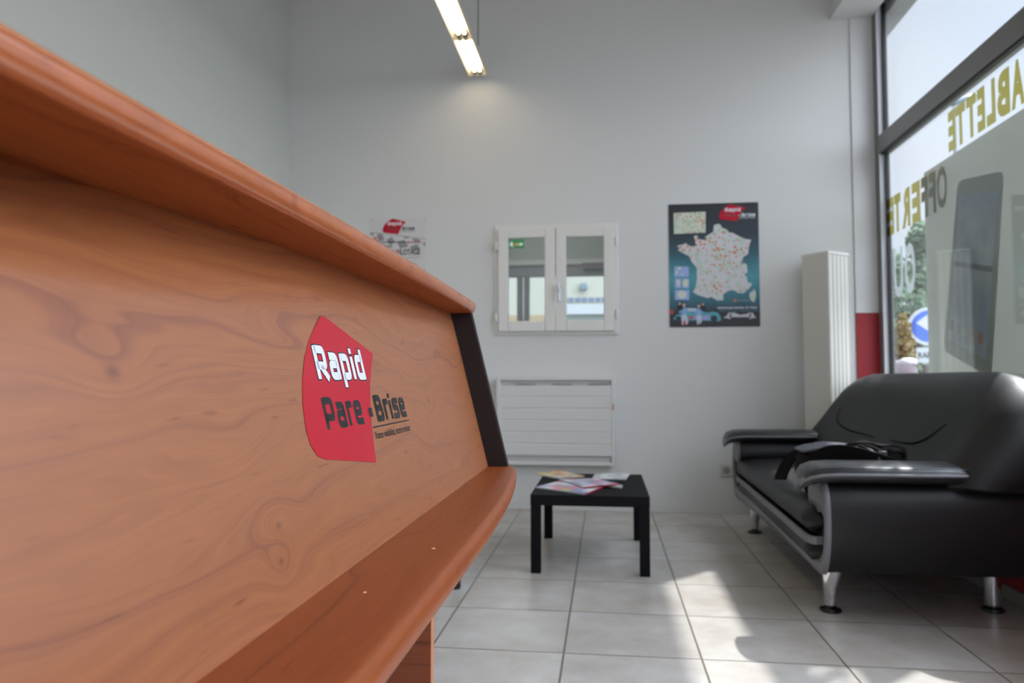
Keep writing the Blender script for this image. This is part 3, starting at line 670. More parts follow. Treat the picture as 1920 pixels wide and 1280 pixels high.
def small_poster():
    t = thing('offer_poster', (-1.487, 5.205, 1.47), 'white poster with red badge and grey chequered flag, half hidden behind the desk', 'poster')
    X0, X1, Z1, Z0 = -1.692, -1.279, 2.062, 1.478
    obj('sheet', B(X0, X1, 5.2065, 5.2085, Z0, Z1), M('poster_white', (212, 208, 208), .45), t)
    fr = Plane2((X0, 5.2065, Z1), (1, 0, 0), (0, 0, 1)); W = X1-X0; k = W/835.
    def q(x, y): return ((x-435)*k, -(y-(262-37*(x-435)/835))*k)
    G1 = M('flag_grey', (146, 146, 146), .45); G2 = M('flag_light', (176, 176, 176), .45)
    def pp(name, lst, mat, off):
        for pts in lst:
            bm = nb(); poly(bm, fr, [q(*p) for p in pts], off); obj(name, bm, mat, t)
    pp('flag_square', [[(437, 455), (500, 462), (490, 500), (440, 498)], [(540, 478), (615, 470), (655, 560), (600, 590), (560, 540)], [(680, 570), (765, 515), (815, 600), (740, 640)], [(845, 600), (945, 560), (1015, 655), (890, 690)], [(930, 500), (1045, 525), (960, 545)], [(1060, 530), (1175, 540), (1195, 590), (1110, 590)], [(1035, 660), (1140, 615), (1190, 680), (1080, 720)], [(1220, 610), (1265, 580), (1268, 650)]], G1, .0004)
    pp('flag_line', [[(437, 452), (860, 488), (1268, 530), (1268, 545), (860, 500), (437, 465)]], G2, .0006)
    fl = Plane2((0, 0, 0), (1, 0, 0), (0, 0, 1), sc=.585); u, v = q(622, 490); fl.o = fr.P(u, v)-Vector((.7735*fl.sc, 0, .1006*fl.sc)); 
    logo(fl, t, .0008, .0003, pare=M('pare_print', (110, 60, 70), .4), brise=BLKV, out_=False)
    RP = M('red_ink', (190, 40, 66), .45); BP = M('black_ink', (34, 32, 36), .45)
    def tx(name, s, x0, x1, yb, h, mat, bold=.02):
        u0, v0 = q(x0, yb); u1, _ = q(x1, yb); bm = text(fr, s, u0, v0, h*k, u1-u0, .0012, bold=bold); obj(name, bm, mat, t)
    tx('red_caption', 'ICI', 495, 585, 585, 62, RP, .04); tx('black_caption', 'Pour tout changement de', 500, 975, 620, 34, BP); tx('red_caption', 'pare-brise', 985, 1200, 608, 34, RP)
    tx('black_caption', 'GAGNEZ', 640, 775, 680, 34, BP); tx('black_caption', 'un stage de', 520, 800, 752, 34, BP); tx('red_caption', 'P', 835, 872, 785, 82, RP, .03); tx('black_caption', 'ILOTAGE', 880, 1190, 780, 82, BP, .03)
    tx('small_caption', 'sur circuit automobile', 960, 1192, 825, 16, BP, 0)
    bm = nb(); c = q(1000, 1080); pts = []
    for i in range(17):
        a = R(5+i*8); pts.append((c[0]+math.cos(a)*.105, c[1]+math.sin(a)*.098))
    for i in range(16, -1, -1):
        a = R(5+i*8); pts.append((c[0]+math.cos(a)*.098, c[1]+math.sin(a)*.083))
    poly(bm, fr, pts, .0008); obj('red_arc', bm, RP, t)
    tx('black_caption', 'T', 1225, 1265, 1020, 30, BP)
    for u, v in ((.008, -.008), (W-.008, -.008)):
        bm = nb(); poly(bm, fr, ell(u, v, .005, .005, 10), .001); obj('corner_tape', bm, M('tape', (160, 150, 150), .3), t)
small_poster()

# ------------------------------------------------------------------ reception desk
W_PAN = wood('panel_wood', (168, 104, 63), (140, 81, 56), knots=((.655, .735, .018, 2.2), (.665, .765, .022, -1.2), (.475, .905, .03, 1.0), (1.35, .86, .03, 1.0)), rough=.36, spec=.95)
W_TOP = wood('top_wood', (182, 104, 62), (146, 78, 52), rough=.24, axis='x', contrast=.7, spec=.85)
W_LEDGE = wood('ledge_wood', (154, 79, 38), (126, 63, 32), rough=.4, spec=.35, axis='x', contrast=.7)
W_UND = wood('underside_wood', (158, 88, 48), (128, 68, 40), rough=.7, axis='x', contrast=.7, spec=.08)  # darker, duller copy of the wood: underside shade put into the colour
W_DARK = wood('leg_wood', (142, 76, 44), (104, 52, 32), rough=.4, contrast=.7)  # darker tone puts the leg face's shade into the colour
EDGEB = M('edge_band', (206, 132, 92), .35)  # pale tone puts the window light on this edge into the colour
YD0, YD1 = -.72, 1.80
PB = Vector((-.282, 0, .691)); SV = Vector((-.24377, 0, .96983)); PL = .3815
def desk():
    t = thing('reception_desk', (-.55, .55, 0), 'long cherry wood reception desk with sloping front panel and raised counter, filling the left foreground', 'desk')
    frp = Plane2(PB, (0, 1, 0), SV)
    # sloping front panel
    bm = nb()
    DEV = [(-.8, .085), (.35, .085), (.49, .070), (.59, .048), (.70, .030), (.90, .013), (1.3, .004), (1.9, 0)]
    def dev(y):
        for (a, b), (c, d) in zip(DEV, DEV[1:]):
            if a <= y <= c: return b+(d-b)*(y-a)/(c-a)
        return 0
    rings = []; yy = [YD0+.02]+[-.5+.1*i for i in range(9)]+[.35+.05*i for i in range(15)]+[1.2, 1.4, 1.6, 1.787]
    vv = [0, .28, .30, .32, .34, .36, PL]
    for y in yy:
        def pt(v, off):
            k = max(0, min(1, (v-.28)/(PL-.28))); k = k*k*(3-2*k)
            p = frp.P(0, v, off); return Vector((p.x-dev(y)*k, y, p.z))
        rings.append([pt(v, 0) for v in vv]+[pt(v, -.019) for v in vv[::-1]])
    loft(bm, rings); panel = obj('front_panel', bm, W_PAN, t, smooth=True); panel.data.set_sharp_from_angle(angle=R(40))
    logo(frp, panel, .0006, .0002)
    # dark end plates
    for name, ya, yb in (('end_post', 1.787, 1.812), ('end_post', YD0-.005, YD0+.02)):
        bm = nb(); a = -.30; 
        pts = [PB+Vector((.047, 0, 0)), PB+SV*PL+Vector((.050, 0, 0)), PB+SV*PL+Vector((-.22, 0, 0)), PB+Vector((-.32, 0, 0))]
        loft(bm, [[Vector((p.x, ya, p.z)) for p in pts], [Vector((p.x, yb, p.z)) for p in pts]])
        obj(name, bm, POSTM, t, bev=.001)
    # slabs with a bowed front and rounded nose
    def slab(name, front, back, z0, z1, nose, mat, y0, y1, n=40, endr=.03):
        bm = nb(); rings = []
        hz = (z1-z0)/2
        for i in range(n+1):
            y = y0+(y1-y0)*i/n; xf = front(y)
            e = min(y1-y, y-y0)
            if e < endr: xf -= endr-math.sqrt(max(0, endr**2-(endr-e)**2))
            ring = [(back, y, z0), (xf-.012, y, z0), (xf-.001, y, z0), (xf, y, z0)]
            for k in range(1, 10):
                a = -math.pi/2+math.pi*k/10; ring.append((xf+nose*math.cos(a), y, z0+hz+hz*math.sin(a)))
            ring += [(xf, y, z1), (xf-.001, y, z1), (xf-.012, y, z1), (back, y, z1)]
            rings.append([Vector(p) for p in ring])
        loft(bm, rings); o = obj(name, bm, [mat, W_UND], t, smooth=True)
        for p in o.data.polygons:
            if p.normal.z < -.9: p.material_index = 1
        o.data.set_sharp_from_angle(angle=R(32)); return o
    ftop = lambda y: -.3125-.011*((y-1.0)/.8)**2
    def fled(y):
        d = abs(y-.78)
        return -.1795-.0473*(d/1.03)**3.0
    slab('counter_top', ftop, -.70, 1.061, 1.0885, .013, W_TOP, YD0-.03, 1.835, endr=.012)
    slab('lower_ledge', fled, -.98, .658, .691, .010, W_LEDGE, YD0-.03, 1.812, n=60, endr=.006)
    # supports
    for y in (1.66, -.55):
        bm = B(-.95, -.388, y-.0125, y+.0125, 0, .658); leg = obj('leg_panel', bm, W_DARK, t)
        obj('edge_band', B(-.388, -.3865, y-.0125, y+.0125, 0, .658), EDGEB, leg)
    obj('modesty_panel', B(-.78, -.762, -.53, 1.64, .12, .658), W_DARK, t)
    obj('counter_back', B(-.70, -.682, YD0+.02, 1.787, .691, 1.061), W_DARK, t)
    # small chips on the ledge
    for y, x, s in ((.915, -.213, .0030), (.72, -.236, .0022)):
        bm = nb(); lathe(bm, [(s, 0), (s*.7, .0008), (0, .001)], (x, y, .6911), 7); obj('wood_chip', bm, M('chip', (214, 158, 98), .6), t)
desk()

# ------------------------------------------------------------------ black stool hidden behind the desk
def stool():
    t = thing('black_stool', (-.84, 3.4, 0), 'black stool almost hidden behind the reception desk, only one foot showing on the tiles', 'stool')
    obj('seat', B(-1.01, -.615, 3.19, 3.57, .42, .46), BLACKW, t, bev=.008)
    for x in (0,):
        for x, y in ((-.645, 3.21), (-.97, 3.21), (-.83, 3.50)):
            bm = boxes((x-.018, x+.018, y-.018, y+.018, .02, .42)); lg = obj('leg', bm, BLKPL, t, bev=.002)
            bm = nb(); lathe(bm, [(.016, 0), (.02, .004), (.02, .02), (.012, .03)], (x, y, 0), 14); obj('foot', bm, BLKPL, lg)
stool()

# ------------------------------------------------------------------ coffee table
def table():
    t = thing('coffee_table', (-.08, 3.91, 0), 'low rectangular black coffee table with magazines, standing on the tiles before the convector', 'table')
    x0, x1, y0, y1 = -.353, .197, 3.50, 4.315
    obj('tabletop', B(x0, x1, y0, y1, .313, .362), BLACKW, t, bev=.0012)
    for x in (x0, x1-.048):
        for y in (y0, y1-.048): obj('leg', B(x+.001, x+.047, y+.001, y+.047, 0, .313), BLACKW, t, bev=.001)
table()
def magazine(P, z, th, cols, label, spine=(120, 20, 30), lift=0.0, seed=1, page=None):
    """four corners in plan, slightly buckled thick booklet with its cover as a part"""
    a, b, c, d = [Vector((p[0], p[1], 0)) for p in P]
    root = thing('magazine', ((a+c)/2+Vector((0, 0, z))), label, 'magazine', 'magazines on the coffee table')
    n = 10
    def zz(s, t_): return lift*(s**2)*.6+.0018*math.sin(s*3+seed)*t_
    def S(s, t_, h): p = (a*(1-s)+b*s)*(1-t_)+(d*(1-s)+c*s)*t_; return Vector((p.x, p.y, z+h+zz(s, t_)+.001))
    bm = nb(); rings = []
    for i in range(n+1):
        s = i/n; rings.append([S(s, 0, 0), S(s, 1, 0), S(s, 1, th), S(s, 0, th)])
    loft(bm, rings); obj('pages', bm, M('page_paper', page or (200, 198, 202), .55), root)
    rnd = random.Random(seed); nx, ny = 5, 6
    mats = [M('cover_print', q, .3) for q in cols]; bm = nb()
    for i in range(nx):
        for j in range(ny):
            s0, s1, t0, t1 = i/nx, (i+1)/nx, j/ny, (j+1)/ny
            vs = [bm.verts.new(S(s, t_, th+.0006)) for s, t_ in ((s0, t0), (s1, t0), (s1, t1), (s0, t1))]
            f = bm.faces.new(vs); f.material_index = rnd.randrange(len(mats))
    o = obj('cover', bm, mats, root)
    bm = nb(); rings = []
    for i in range(n+1):
        s = i/n; rings.append([S(s, 1.0, -.0002), S(s, 1.006, -.0002), S(s, 1.006, th+.0004), S(s, 1.0, th+.0004)])
    loft(bm, rings); obj('spine', bm, M('spine_print', spine, .35), root)
Pk, Lc, Wt, Bl, Gr, Ye, Or, Re, Lm = (200, 120, 140), (176, 172, 206), (214, 212, 220), (120, 134, 180), (150, 150, 156), (214, 180, 90), (206, 122, 76), (170, 40, 60), (176, 190, 80)
ZT = .3625
magazine([(-.345, 3.700), (-.245, 3.935), (-.010, 3.770), (-.100, 3.525)], ZT, .006, [Pk, Lc, Wt, Bl, Wt, Lm, Gr], 'pink and white magazine nearest the front edge of the black coffee table', Re, seed=4)
magazine([(-.045, 3.850), (-.040, 3.930), (.080, 3.830), (.074, 3.722)], ZT, .006, [Gr, Wt, (160, 164, 150)], 'grey magazine under the lilac one, sticking out on its right', (150, 150, 160), seed=9)
magazine([(-.245, 3.940), (-.060, 3.990), (.060, 3.785), (-.110, 3.680)], ZT+.0085, .005, [Lc, Pk, Wt, Lc, Bl, Gr], 'lilac magazine lying across the pink and grey ones', Re, lift=.004, seed=12)
magazine([(-.400, 4.215), (-.275, 4.385), (-.120, 4.160), (-.250, 4.030)], ZT, .007, [Or, Ye, Wt, Ye, Gr, Wt], 'yellow and orange magazine at the back left corner of the coffee table', (170, 150, 130), seed=21)
magazine([(-.061, 4.300), (.132, 4.300), (.102, 4.040), (-.078, 4.080)], ZT, .004, [Wt, Wt, (190, 196, 190), Wt, Gr], 'white booklet lying alone at the back right of the coffee table', (170, 170, 170), seed=30, page=(206, 208, 206))

# ------------------------------------------------------------------ sofa
YM = 3.83
def sofa():
    t = thing('leather_sofa', (1.15, YM, 0), 'black leather sofa with grey piping and chrome legs under the shop window', 'sofa')
    def mir(y, s): return y if s > 0 else 2*YM-y
    # base and seat
    obj('base', B(.86, 1.52, 2.96, 2*YM-2.96, .185, .31), LEATHER, t, bev=.03, segs=4)
    def cushion(xf, xb, y0, y1, z0, z1, bulge, name, crown=0.0, mat=LEATHER):
        bm = nb(); rings = []; n = 28; hz = (z1-z0)/2; zc = (z0+z1)/2
        for i in range(n+1):
            u = i/n; y = y0+(y1-y0)*u; e = min(u, 1-u)*(y1-y0); k = math.sqrt(max(0.02, 1-(1-min(1, e/.07))**2))
            sag = crown*math.sin(math.pi*u)-.012*math.exp(-((y-3.45)/.12)**2)-.01*math.exp(-((y-4.2)/.15)**2)
            ring = []
            for j in range(9):
                a = -math.pi/2+math.pi*j/8
                ring.append(Vector((xf+.036*u+bulge-(bulge*math.cos(a))*k, y, zc+hz*k*math.sin(a)+(sag if a > 0 else 0)*max(0, math.sin(a)))))
            m = 6
            for j in range(1, m+1):
                x = xf+bulge+(xb-xf-bulge)*j/m; ring.append(Vector((x, y, z1-(hz*(1-k))+sag+.012*math.sin(math.pi*j/m))))
            ring.append(Vector((xb, y, z0)))
            rings.append(ring)
        loft(bm, rings); return obj(name, bm, mat, t, smooth=True)
    cushion(.748, 1.30, 2.902, 2*YM-2.975, .212, .300, .05, 'seat_base_cushion')
    cushion(.738, 1.34, 2.905, 2*YM-2.980, .318, .425, .055, 'seat_cushion')
    # grey piping between the two tiers, turning the corner into the arm
    pts = smoothpts([(1.0, 2.892, .309), (.86, 2.890, .309), (.79, 2.893, .309), (.743, 2.935, .309), (.749, 3.3, .309), (.759, YM, .309), (.771, 2*YM-3.3, .309), (.777, 2*YM-3.01, .309), (.82, 2*YM-2.968, .309), (1.0, 2*YM-2.966, .309)], 5)
    bm = nb(); rings = [[p+Vector((0, 0, -.0145))+o1, p+Vector((0, 0, .0145))+o1, p+Vector((0, 0, .0145))-o1, p+Vector((0, 0, -.0145))-o1] for p, o1 in ((p, Vector((.004, .003, 0))) for p in pts)]
    loft(bm, rings); obj('grey_piping', bm, GREYL, t, smooth=False)
    # broad grey band along the lower front edge
    pts = smoothpts([(.786, 2.93, .206), (.776, 2.97, .206), (.772, 3.05, .212), (.776, 3.4, .216), (.778, YM, .217), (.776, 2*YM-3.4, .216), (.772, 2*YM-3.05, .212), (.776, 2*YM-2.97, .206), (.786, 2*YM-2.93, .206)], 5)
    bm = nb(); rings = []
    for p in pts: rings.append([p+Vector((-.004, 0, .026)), p+Vector((-.010, 0, .004)), p+Vector((.006, 0, -.024)), p+Vector((.06, 0, -.018)), p+Vector((.06, 0, .026))])
    loft(bm, rings); obj('grey_band', bm, GREYL, t, smooth=True)
    # arms
    for s in (1, -1):
        sec = [(2.995, .185), (2.93, .187), (2.885, .215), (2.853, .27), (2.838, .34), (2.836, .42), (2.845, .475), (2.872, .515), (2.92, .534), (2.985, .534), (3.04, .520), (3.068, .480), (3.068, .435), (3.045, .400), (3.0, .36), (2.985, .27)]
        sec = [(p.x, p.y) for p in smoothpts([(a, b, 0) for a, b in sec], 3, closed=True)]
        cy_, cz_ = 2.94, .36
        bm = nb(); rings = []
        for x, k in ((.797, .955), (.790, .985), (.80, 1.0), (.9, 1.005), (1.1, 1.01), (1.3, 1.01), (1.5, 1.0), (1.56, .97), (1.575, .9)):
            rings.append([Vector((x, mir(cy_+(a-cy_)*k, s), cz_+(b-cz_)*k)) for a, b in sec])
        loft(bm, rings); arm = obj('arm_rest', bm, LEATHER, t, smooth=True)
        # grey hook shaped front trim following the outer edge, bulb on top
        outer = smoothpts([(3.02, .180, 0), (2.925, .182, 0), (2.885, .208, 0), (2.853, .27, 0), (2.838, .34, 0), (2.836, .42, 0), (2.845, .475, 0), (2.872, .515, 0), (2.92, .534, 0), (2.985, .534, 0), (3.035, .515, 0), (3.06, .478, 0), (3.055, .435, 0)], 4)
        inner = smoothpts([(3.02, .238, 0), (2.945, .240, 0), (2.905, .252, 0), (2.878, .285, 0), (2.863, .34, 0), (2.862, .385, 0), (2.872, .405, 0), (2.90, .410, 0), (2.94, .405, 0), (2.975, .402, 0), (3.01, .404, 0), (3.035, .412, 0), (3.045, .42, 0)], 4)
        bm = nb(); rings = []
        for o, i in zip(outer, inner):
            oo = o+Vector((o.x-2.94, o.y-.36, 0)).normalized()*.0035; rings.append([Vector((.801, mir(oo.x, s), oo.y)), Vector((.789, mir(oo.x, s), oo.y)), Vector((.780, mir(o.x+(i.x-o.x)*.15, s), o.y+(i.y-o.y)*.15)), Vector((.779, mir((o.x+i.x)/2, s), (o.y+i.y)/2)), Vector((.783, mir(i.x, s), i.y)), Vector((.800, mir(i.x, s), i.y))])
        loft(bm, rings); obj('grey_front_trim', bm, GREYL, arm, smooth=True)
        # padded top
        prof = [(.716, .30, -.050), (.722, .62, -.030), (.74, .82, -.014), (.775, .93, -.004), (.83, .98, 0), (1.0, 1.0, 0), (1.15, 1.0, 0), (1.24, .95, 0), (1.28, .80, 0), (1.300, .5, 0), (1.304, .2, 0)]
        def padring(x, k, dz, hy, z0, z1, yc=2.935):
            r = []
            for j in range(20):
                a = 2*math.pi*j/20; ca, sa = math.cos(a), math.sin(a)
                r.append(Vector((x, mir(yc+hy*k*math.copysign(abs(ca)**.75, ca), s), (z0+z1)/2+dz+(z1-z0)/2*(k**.4)*math.copysign(abs(sa)**.85, sa))))
            return r
        bm = nb(); loft(bm, [padring(x, k, dz, .128, .520, .596) for x, k, dz in prof]); pad = obj('arm_pad', bm, LEATHER_P, arm, smooth=True)
        bm = nb(); loft(bm, [padring(x-.003 if x < 1 else x+.003, k, dz, .1325, .545, .573) for x, k, dz in prof]); obj('grey_pad_piping', bm, GREYL, arm, smooth=True)
        bm = nb(); path = [Vector((x, mir(2.935-.128*k*.97, s), .582+dz)) for x, k, dz in prof[2:-2]]; tube(bm, path, .0018, 5); obj('pad_seam', bm, BLKPL, arm)
    # backrest: long bolster, section swept along y
    YE0, YE1 = 2.795, 4.83
    ys = [YE0, YE0+.01, YE0+.03, YE0+.065, YE0+.11, YE0+.17, YE0+.24, 3.15, 3.3, 3.5, YM, 4.1, 4.3, 4.45, YE1-.24, YE1-.17, YE1-.11, YE1-.065, YE1-.03, YE1-.01, YE1]
    def ztop(y):
        d = min(y-YE0, YE1-y)
        tab = [(0, .62), (.01, .70), (.03, .765), (.065, .815), (.11, .855), (.17, .893), (.24, .915), (.36, .930), (2, .932)]
        for (a, b), (c, e) in zip(tab, tab[1:]):
            if a <= d <= c: return b+(e-b)*(d-a)/(c-a)
        return .6
    base = [(1.19, .40), (1.205, .50), (1.25, .60), (1.315, .72), (1.37, .82), (1.42, .885), (1.475, .922), (1.525, .932), (1.575, .91), (1.60, .85), (1.608, .72), (1.608, .55), (1.60, .40), (1.45, .37), (1.25, .375)]
    base = [(p.x, p.y) for p in smoothpts([(a, b, 0) for a, b in base], 3, closed=True)]
    bm = nb(); rings = []
    for i, y in enumerate(ys):
        zt = ztop(y); e = min(y-YE0, YE1-y); k = math.sqrt(max(.0, 1-(1-min(1, (e+.004)/.15))**2)); k = max(k, .15)
        zl = .372; low = .135*max(0, 1-max(0, e-.05)/.16)
        r = []
        for x, z in base:
            f = (z-.37)/(.932-.37); z2 = zl+low+f*(zt-zl-low)
            r.append(Vector((1.47+(x-1.47)*(.45+.55*k), y, z2)))
        rings.append(r)
    loft(bm, rings)
    from mathutils.bvhtree import BVHTree
    bm.normal_update(); bvh = BVHTree.FromBMesh(bm)
    def front(y, z):
        h = bvh.ray_cast(Vector((.5, y, z)), Vector((1, 0, 0)))[0]
        return h.x if h else 1.3
    back = obj('backrest', bm, LEATHER, t, smooth=True)
    for pts in ([(4.46, .735), (4.42, .680), (4.30, .648), (4.10, .632), (3.87, .628), (3.74, .625)], [(3.56, .626), (3.42, .627), (3.30, .634), (3.20, .665), (3.12, .725)]):
        q = [Vector((front(p.y, p.z)-.0006, p.y, p.z)) for p in smoothpts([(0, y, z) for y, z in pts], 5)]
        bm = nb(); tube(bm, q, [.004*math.sin(math.pi*min(.92, max(.08, i/len(q))))+.001 for i in range(len(q))], 6); obj('seam', bm, SEAM, back)
    # chrome legs with black discs
    for x, y, tilt in ((.862, 3.085, .02), (.862, 2*YM-3.085, .02), (1.49, 3.165, 0), (1.49, 2*YM-3.165, 0)):
        bm = nb(); rings = []
        for z, r, dx in ((.012, .021, 0), (.03, .022, 0), (.09, .028, .002), (.14, .038, .010), (.19, .046, .022), (.21, .048, .026)):
            rings.append([Vector((x+(dx if tilt else 0)+r*math.cos(a)*1.0, y+r*math.sin(a), z)) for a in [2*math.pi*i/24 for i in range(24)]] if tilt else [Vector((x+.03*math.cos(a), y+.03*math.sin(a), z)) for a in [2*math.pi*i/24 for i in range(24)]])
        loft(bm, rings); lg = obj('leg', bm, CHROME, t, smooth=True)
        bm = nb(); lathe(bm, [(.038, 0), (.041, .004), (.040, .010), (.03, .013)], (x, y, 0), 28); obj('foot_disc', bm, BLKPL, lg, smooth=False)
sofa()

# ------------------------------------------------------------------ black bag on the sofa
def bag():
    t = thing('shoulder_bag', (.97, 3.25, .44), 'flattened black nylon shoulder bag with straps, lying on the sofa seat', 'bag')
    def lump(x0, x1, yc, hy, z0, z1, px, seed, name, mat, n=18, tilt=0):
        bm = nb(); rings = []; rnd = random.Random(seed); ph = rnd.random()*6
        for i in range(n+1):
            u = i/n; x = x0+(x1-x0)*u; k = math.sqrt(max(.04, 1-abs(2*u-1)**px)); r = []
            for j in range(22):
                a = 2*math.pi*j/22; ca, sa = math.cos(a), math.sin(a); w_ = 1+.035*math.sin(j*2.1+i*.8+ph)+.02*math.sin(j*5+i*2.3)
                r.append(Vector((x, yc+hy*k*math.copysign(abs(ca)**.55, ca)*w_+tilt*(u-.5), (z0+z1)/2+(z1-z0)/2*(k if sa > 0 else max(k, .75))*math.copysign(abs(sa)**.5, sa)*w_)))
            rings.append(r)
        loft(bm, rings); return obj(name, bm, mat, t, smooth=True)
    lump(.800, 1.150, 3.27, .125, .448, .600, 7, 1, 'body', NYLON, tilt=-.10)
    lump(1.06, 1.185, 3.185, .105, .448, .625, 3, 4, 'side_pocket', NYLON)
    # grey top flap with folds
    bm = nb(); W0 = [((.815, 3.33, .598), (0, 1, 0)), ((.86, 3.32, .612), (0, 1, 0)), ((.93, 3.30, .616), (0, 1, .1)), ((1.0, 3.27, .613), (0, 1, .1)), ((1.06, 3.23, .608), (0, 1, .1)), ((1.11, 3.20, .600), (0, 1, .1))]
    ribbon(bm, W0, [.16, .2, .21, .21, .2, .16], .010); obj('top_flap', bm, NYL_G, t, bev=.003)
    for k, (dx, dy) in enumerate(((0, 0), (.035, -.02), (.07, -.01))):
        bm = nb(); tube(bm, smoothpts([(1.0+dx, 3.36+dy, .61), (1.02+dx, 3.30+dy, .628-.004*k), (1.04+dx, 3.20+dy, .622), (1.05+dx, 3.12+dy, .60)], 4), .008, 7, flat=.7); obj('fold', bm, NYLON, t, smooth=True)
    bm = nb(); P = smoothpts([(1.00, 3.20, .61), (.995, 3.19, .640), (1.03, 3.16, .648), (1.08, 3.12, .640), (1.12, 3.11, .642), (1.15, 3.10, .63), (1.16, 3.10, .60)], 4)
    ribbon(bm, [(p, (.5, .8, .2)) for p in P], .03, .006); obj('handle', bm, NYLON, t)
    obj('buckle', B(1.05, 1.085, 3.082, 3.092, .53, .62), M('buckle_grey', (56, 56, 62), .4), t, bev=.003)
    # wide strap arching over the near side and looping down at the seat edge
    bm = nb(); P = smoothpts([(1.15, 3.075, .555), (1.08, 3.085, .575), (.99, 3.11, .598), (.92, 3.13, .605), (.86, 3.16, .592), (.815, 3.19, .555), (.800, 3.20, .505), (.815, 3.20, .455)], 5)
    ribbon(bm, [(p, (.05, -.35, 1)) for p in P], [.045+.03*math.sin(math.pi*i/len(P)) for i in range(len(P))], .008); obj('shoulder_strap', bm, NYLON, t)
    bm = nb(); P = smoothpts([(.87, 3.40, .600), (.84, 3.43, .585), (.81, 3.47, .545), (.79, 3.51, .490), (.782, 3.54, .445)], 5)
    ribbon(bm, [(p, (.35, -.9, .1)) for p in P], .085, .009); obj('hanging_strap', bm, NYLON, t)
bag()

# ------------------------------------------------------------------ room seen through the inner window
BR = M('back_room_wall', (170, 176, 173), .8); DKF = M('dark_frame', (112, 114, 116), .45)
struct('wall_back_room_far', boxes((-4, 1.8, 10.95, 11.1, 2.585, 3.9), (-4, -2.6, 10.95, 11.1, 0, 2.585), (1.6, 1.8, 10.95, 11.1, 0, 2.585)), BR)
struct('trim_6', B(-2.6, 1.6, 10.90, 10.95, 2.575, 2.655), M('beam_white', (198, 202, 200), .6))
struct('floor_back_room', B(-4, 1.8, 5.37, 11.1, -.12, 0), M('back_floor', (150, 148, 144), .4))
struct('ceiling_back_room', B(-4, 1.8, 5.37, 11.1, 3.9, 4.0), CEIL)
struct('wall_back_room_left', B(-4.1, -4, 5.37, 11.1, 0, 3.9), BR)
struct('wall_back_room_right', B(1.7, 1.8, 5.37, 11.1, 0, 3.9), BR)
def glazed_door():
    w = thing('door_1', (-.6, 10.9, 0), 'dark framed glazed shop front seen through the inner window', 'door', kind='structure')
    obj('lintel_frame', B(-2.6, 1.6, 10.84, 10.90, 2.395, 2.575), DKF, w, bev=.005)
    obj('door_post', boxes((-1.285, -1.20, 10.82, 10.90, 0, 2.395), (-1.185, -1.10, 10.82, 10.90, 0, 2.395)), DKF, w, bev=.005)
    obj('door_post', boxes((-.02, .06, 10.82, 10.90, 0, 2.395)), DKF, w, bev=.005)
    obj('door_closer', boxes((-.33, .02, 10.76, 10.82, 2.50, 2.58)), M('closer_grey', (120, 112, 118), .4), w, bev=.006)
    for a, b in ((-2.6, -1.285), (-1.10, -.02), (.06, 1.6)): obj('glass_pane', B(a, b, 10.86, 10.865, .05, 2.395), GLASS_I, w)
glazed_door()
def exit_sign():
    t = thing('exit_sign', (-1.33, 9.95, 2.72), 'green emergency exit sign with running figure and arrow, seen through the left inner pane', 'sign')
    obj('panel', B(-1.345, -1.085, 9.952, 9.972, 2.672, 2.79), M('exit_green', (34, 122, 66), .4), t)
    fr = Plane2((-1.345, 9.9515, 2.676), (1, 0, 0), (0, 0, 1), sc=.72)
    bm = nb(); poly(bm, fr, [(.25, .05), (.30, .05), (.30, .03), (.345, .06), (.30, .095), (.30, .07), (.25, .07)], .0005); obj('arrow', bm, WHTV, t)
    bm = nb(); poly(bm, fr, ell(.13, .1, .012, .012, 10), .0005); poly(bm, fr, [(.09, .085), (.14, .088), (.16, .06), (.135, .055), (.16, .012), (.14, .012), (.12, .045), (.08, .03), (.08, .045), (.11, .06)], .0005); poly(bm, fr, rect(.03, .06, .01, .11), .0005); obj('running_figure', bm, WHTV, t)
    bm = nb(); poly(bm, fr, rect(.185, .245, .045, .08), .0007); obj('orange_mark', bm, M('orange_mark', (220, 140, 40), .4), t)
    bm = nb(); tube(bm, [(-1.21, 9.96, 2.79), (-1.21, 9.96, 3.9)], .006, 6); obj('hanger', bm, BLKPL, t)
exit_sign()
def back_fill_lamp():  # unseen lights added to brighten the room behind the inner window
    for i, (x, y) in enumerate(((-.9, 7.6), (-.9, 9.2))):
        t = thing('added_fill_light', (x, y, 3.8), ('round white fill light added unseen in the room behind, nearer the inner window', 'round white fill light added unseen in the room behind, farther back')[i], 'lamp', 'added fill lights of the room behind')
        bm = nb(); lathe(bm, [(.22, .05), (.22, .02), (.2, 0), (0, 0)], (x, y, 3.85), 24); obj('diffuser', bm, emis('fill_diffuser', (1, .98, .95), 55), t)
        bm = nb(); lathe(bm, [(.24, .1), (.24, .045), (.23, .045), (.23, .1)], (x, y, 3.80), 24); obj('rim', bm, HEAT, t)
back_fill_lamp()
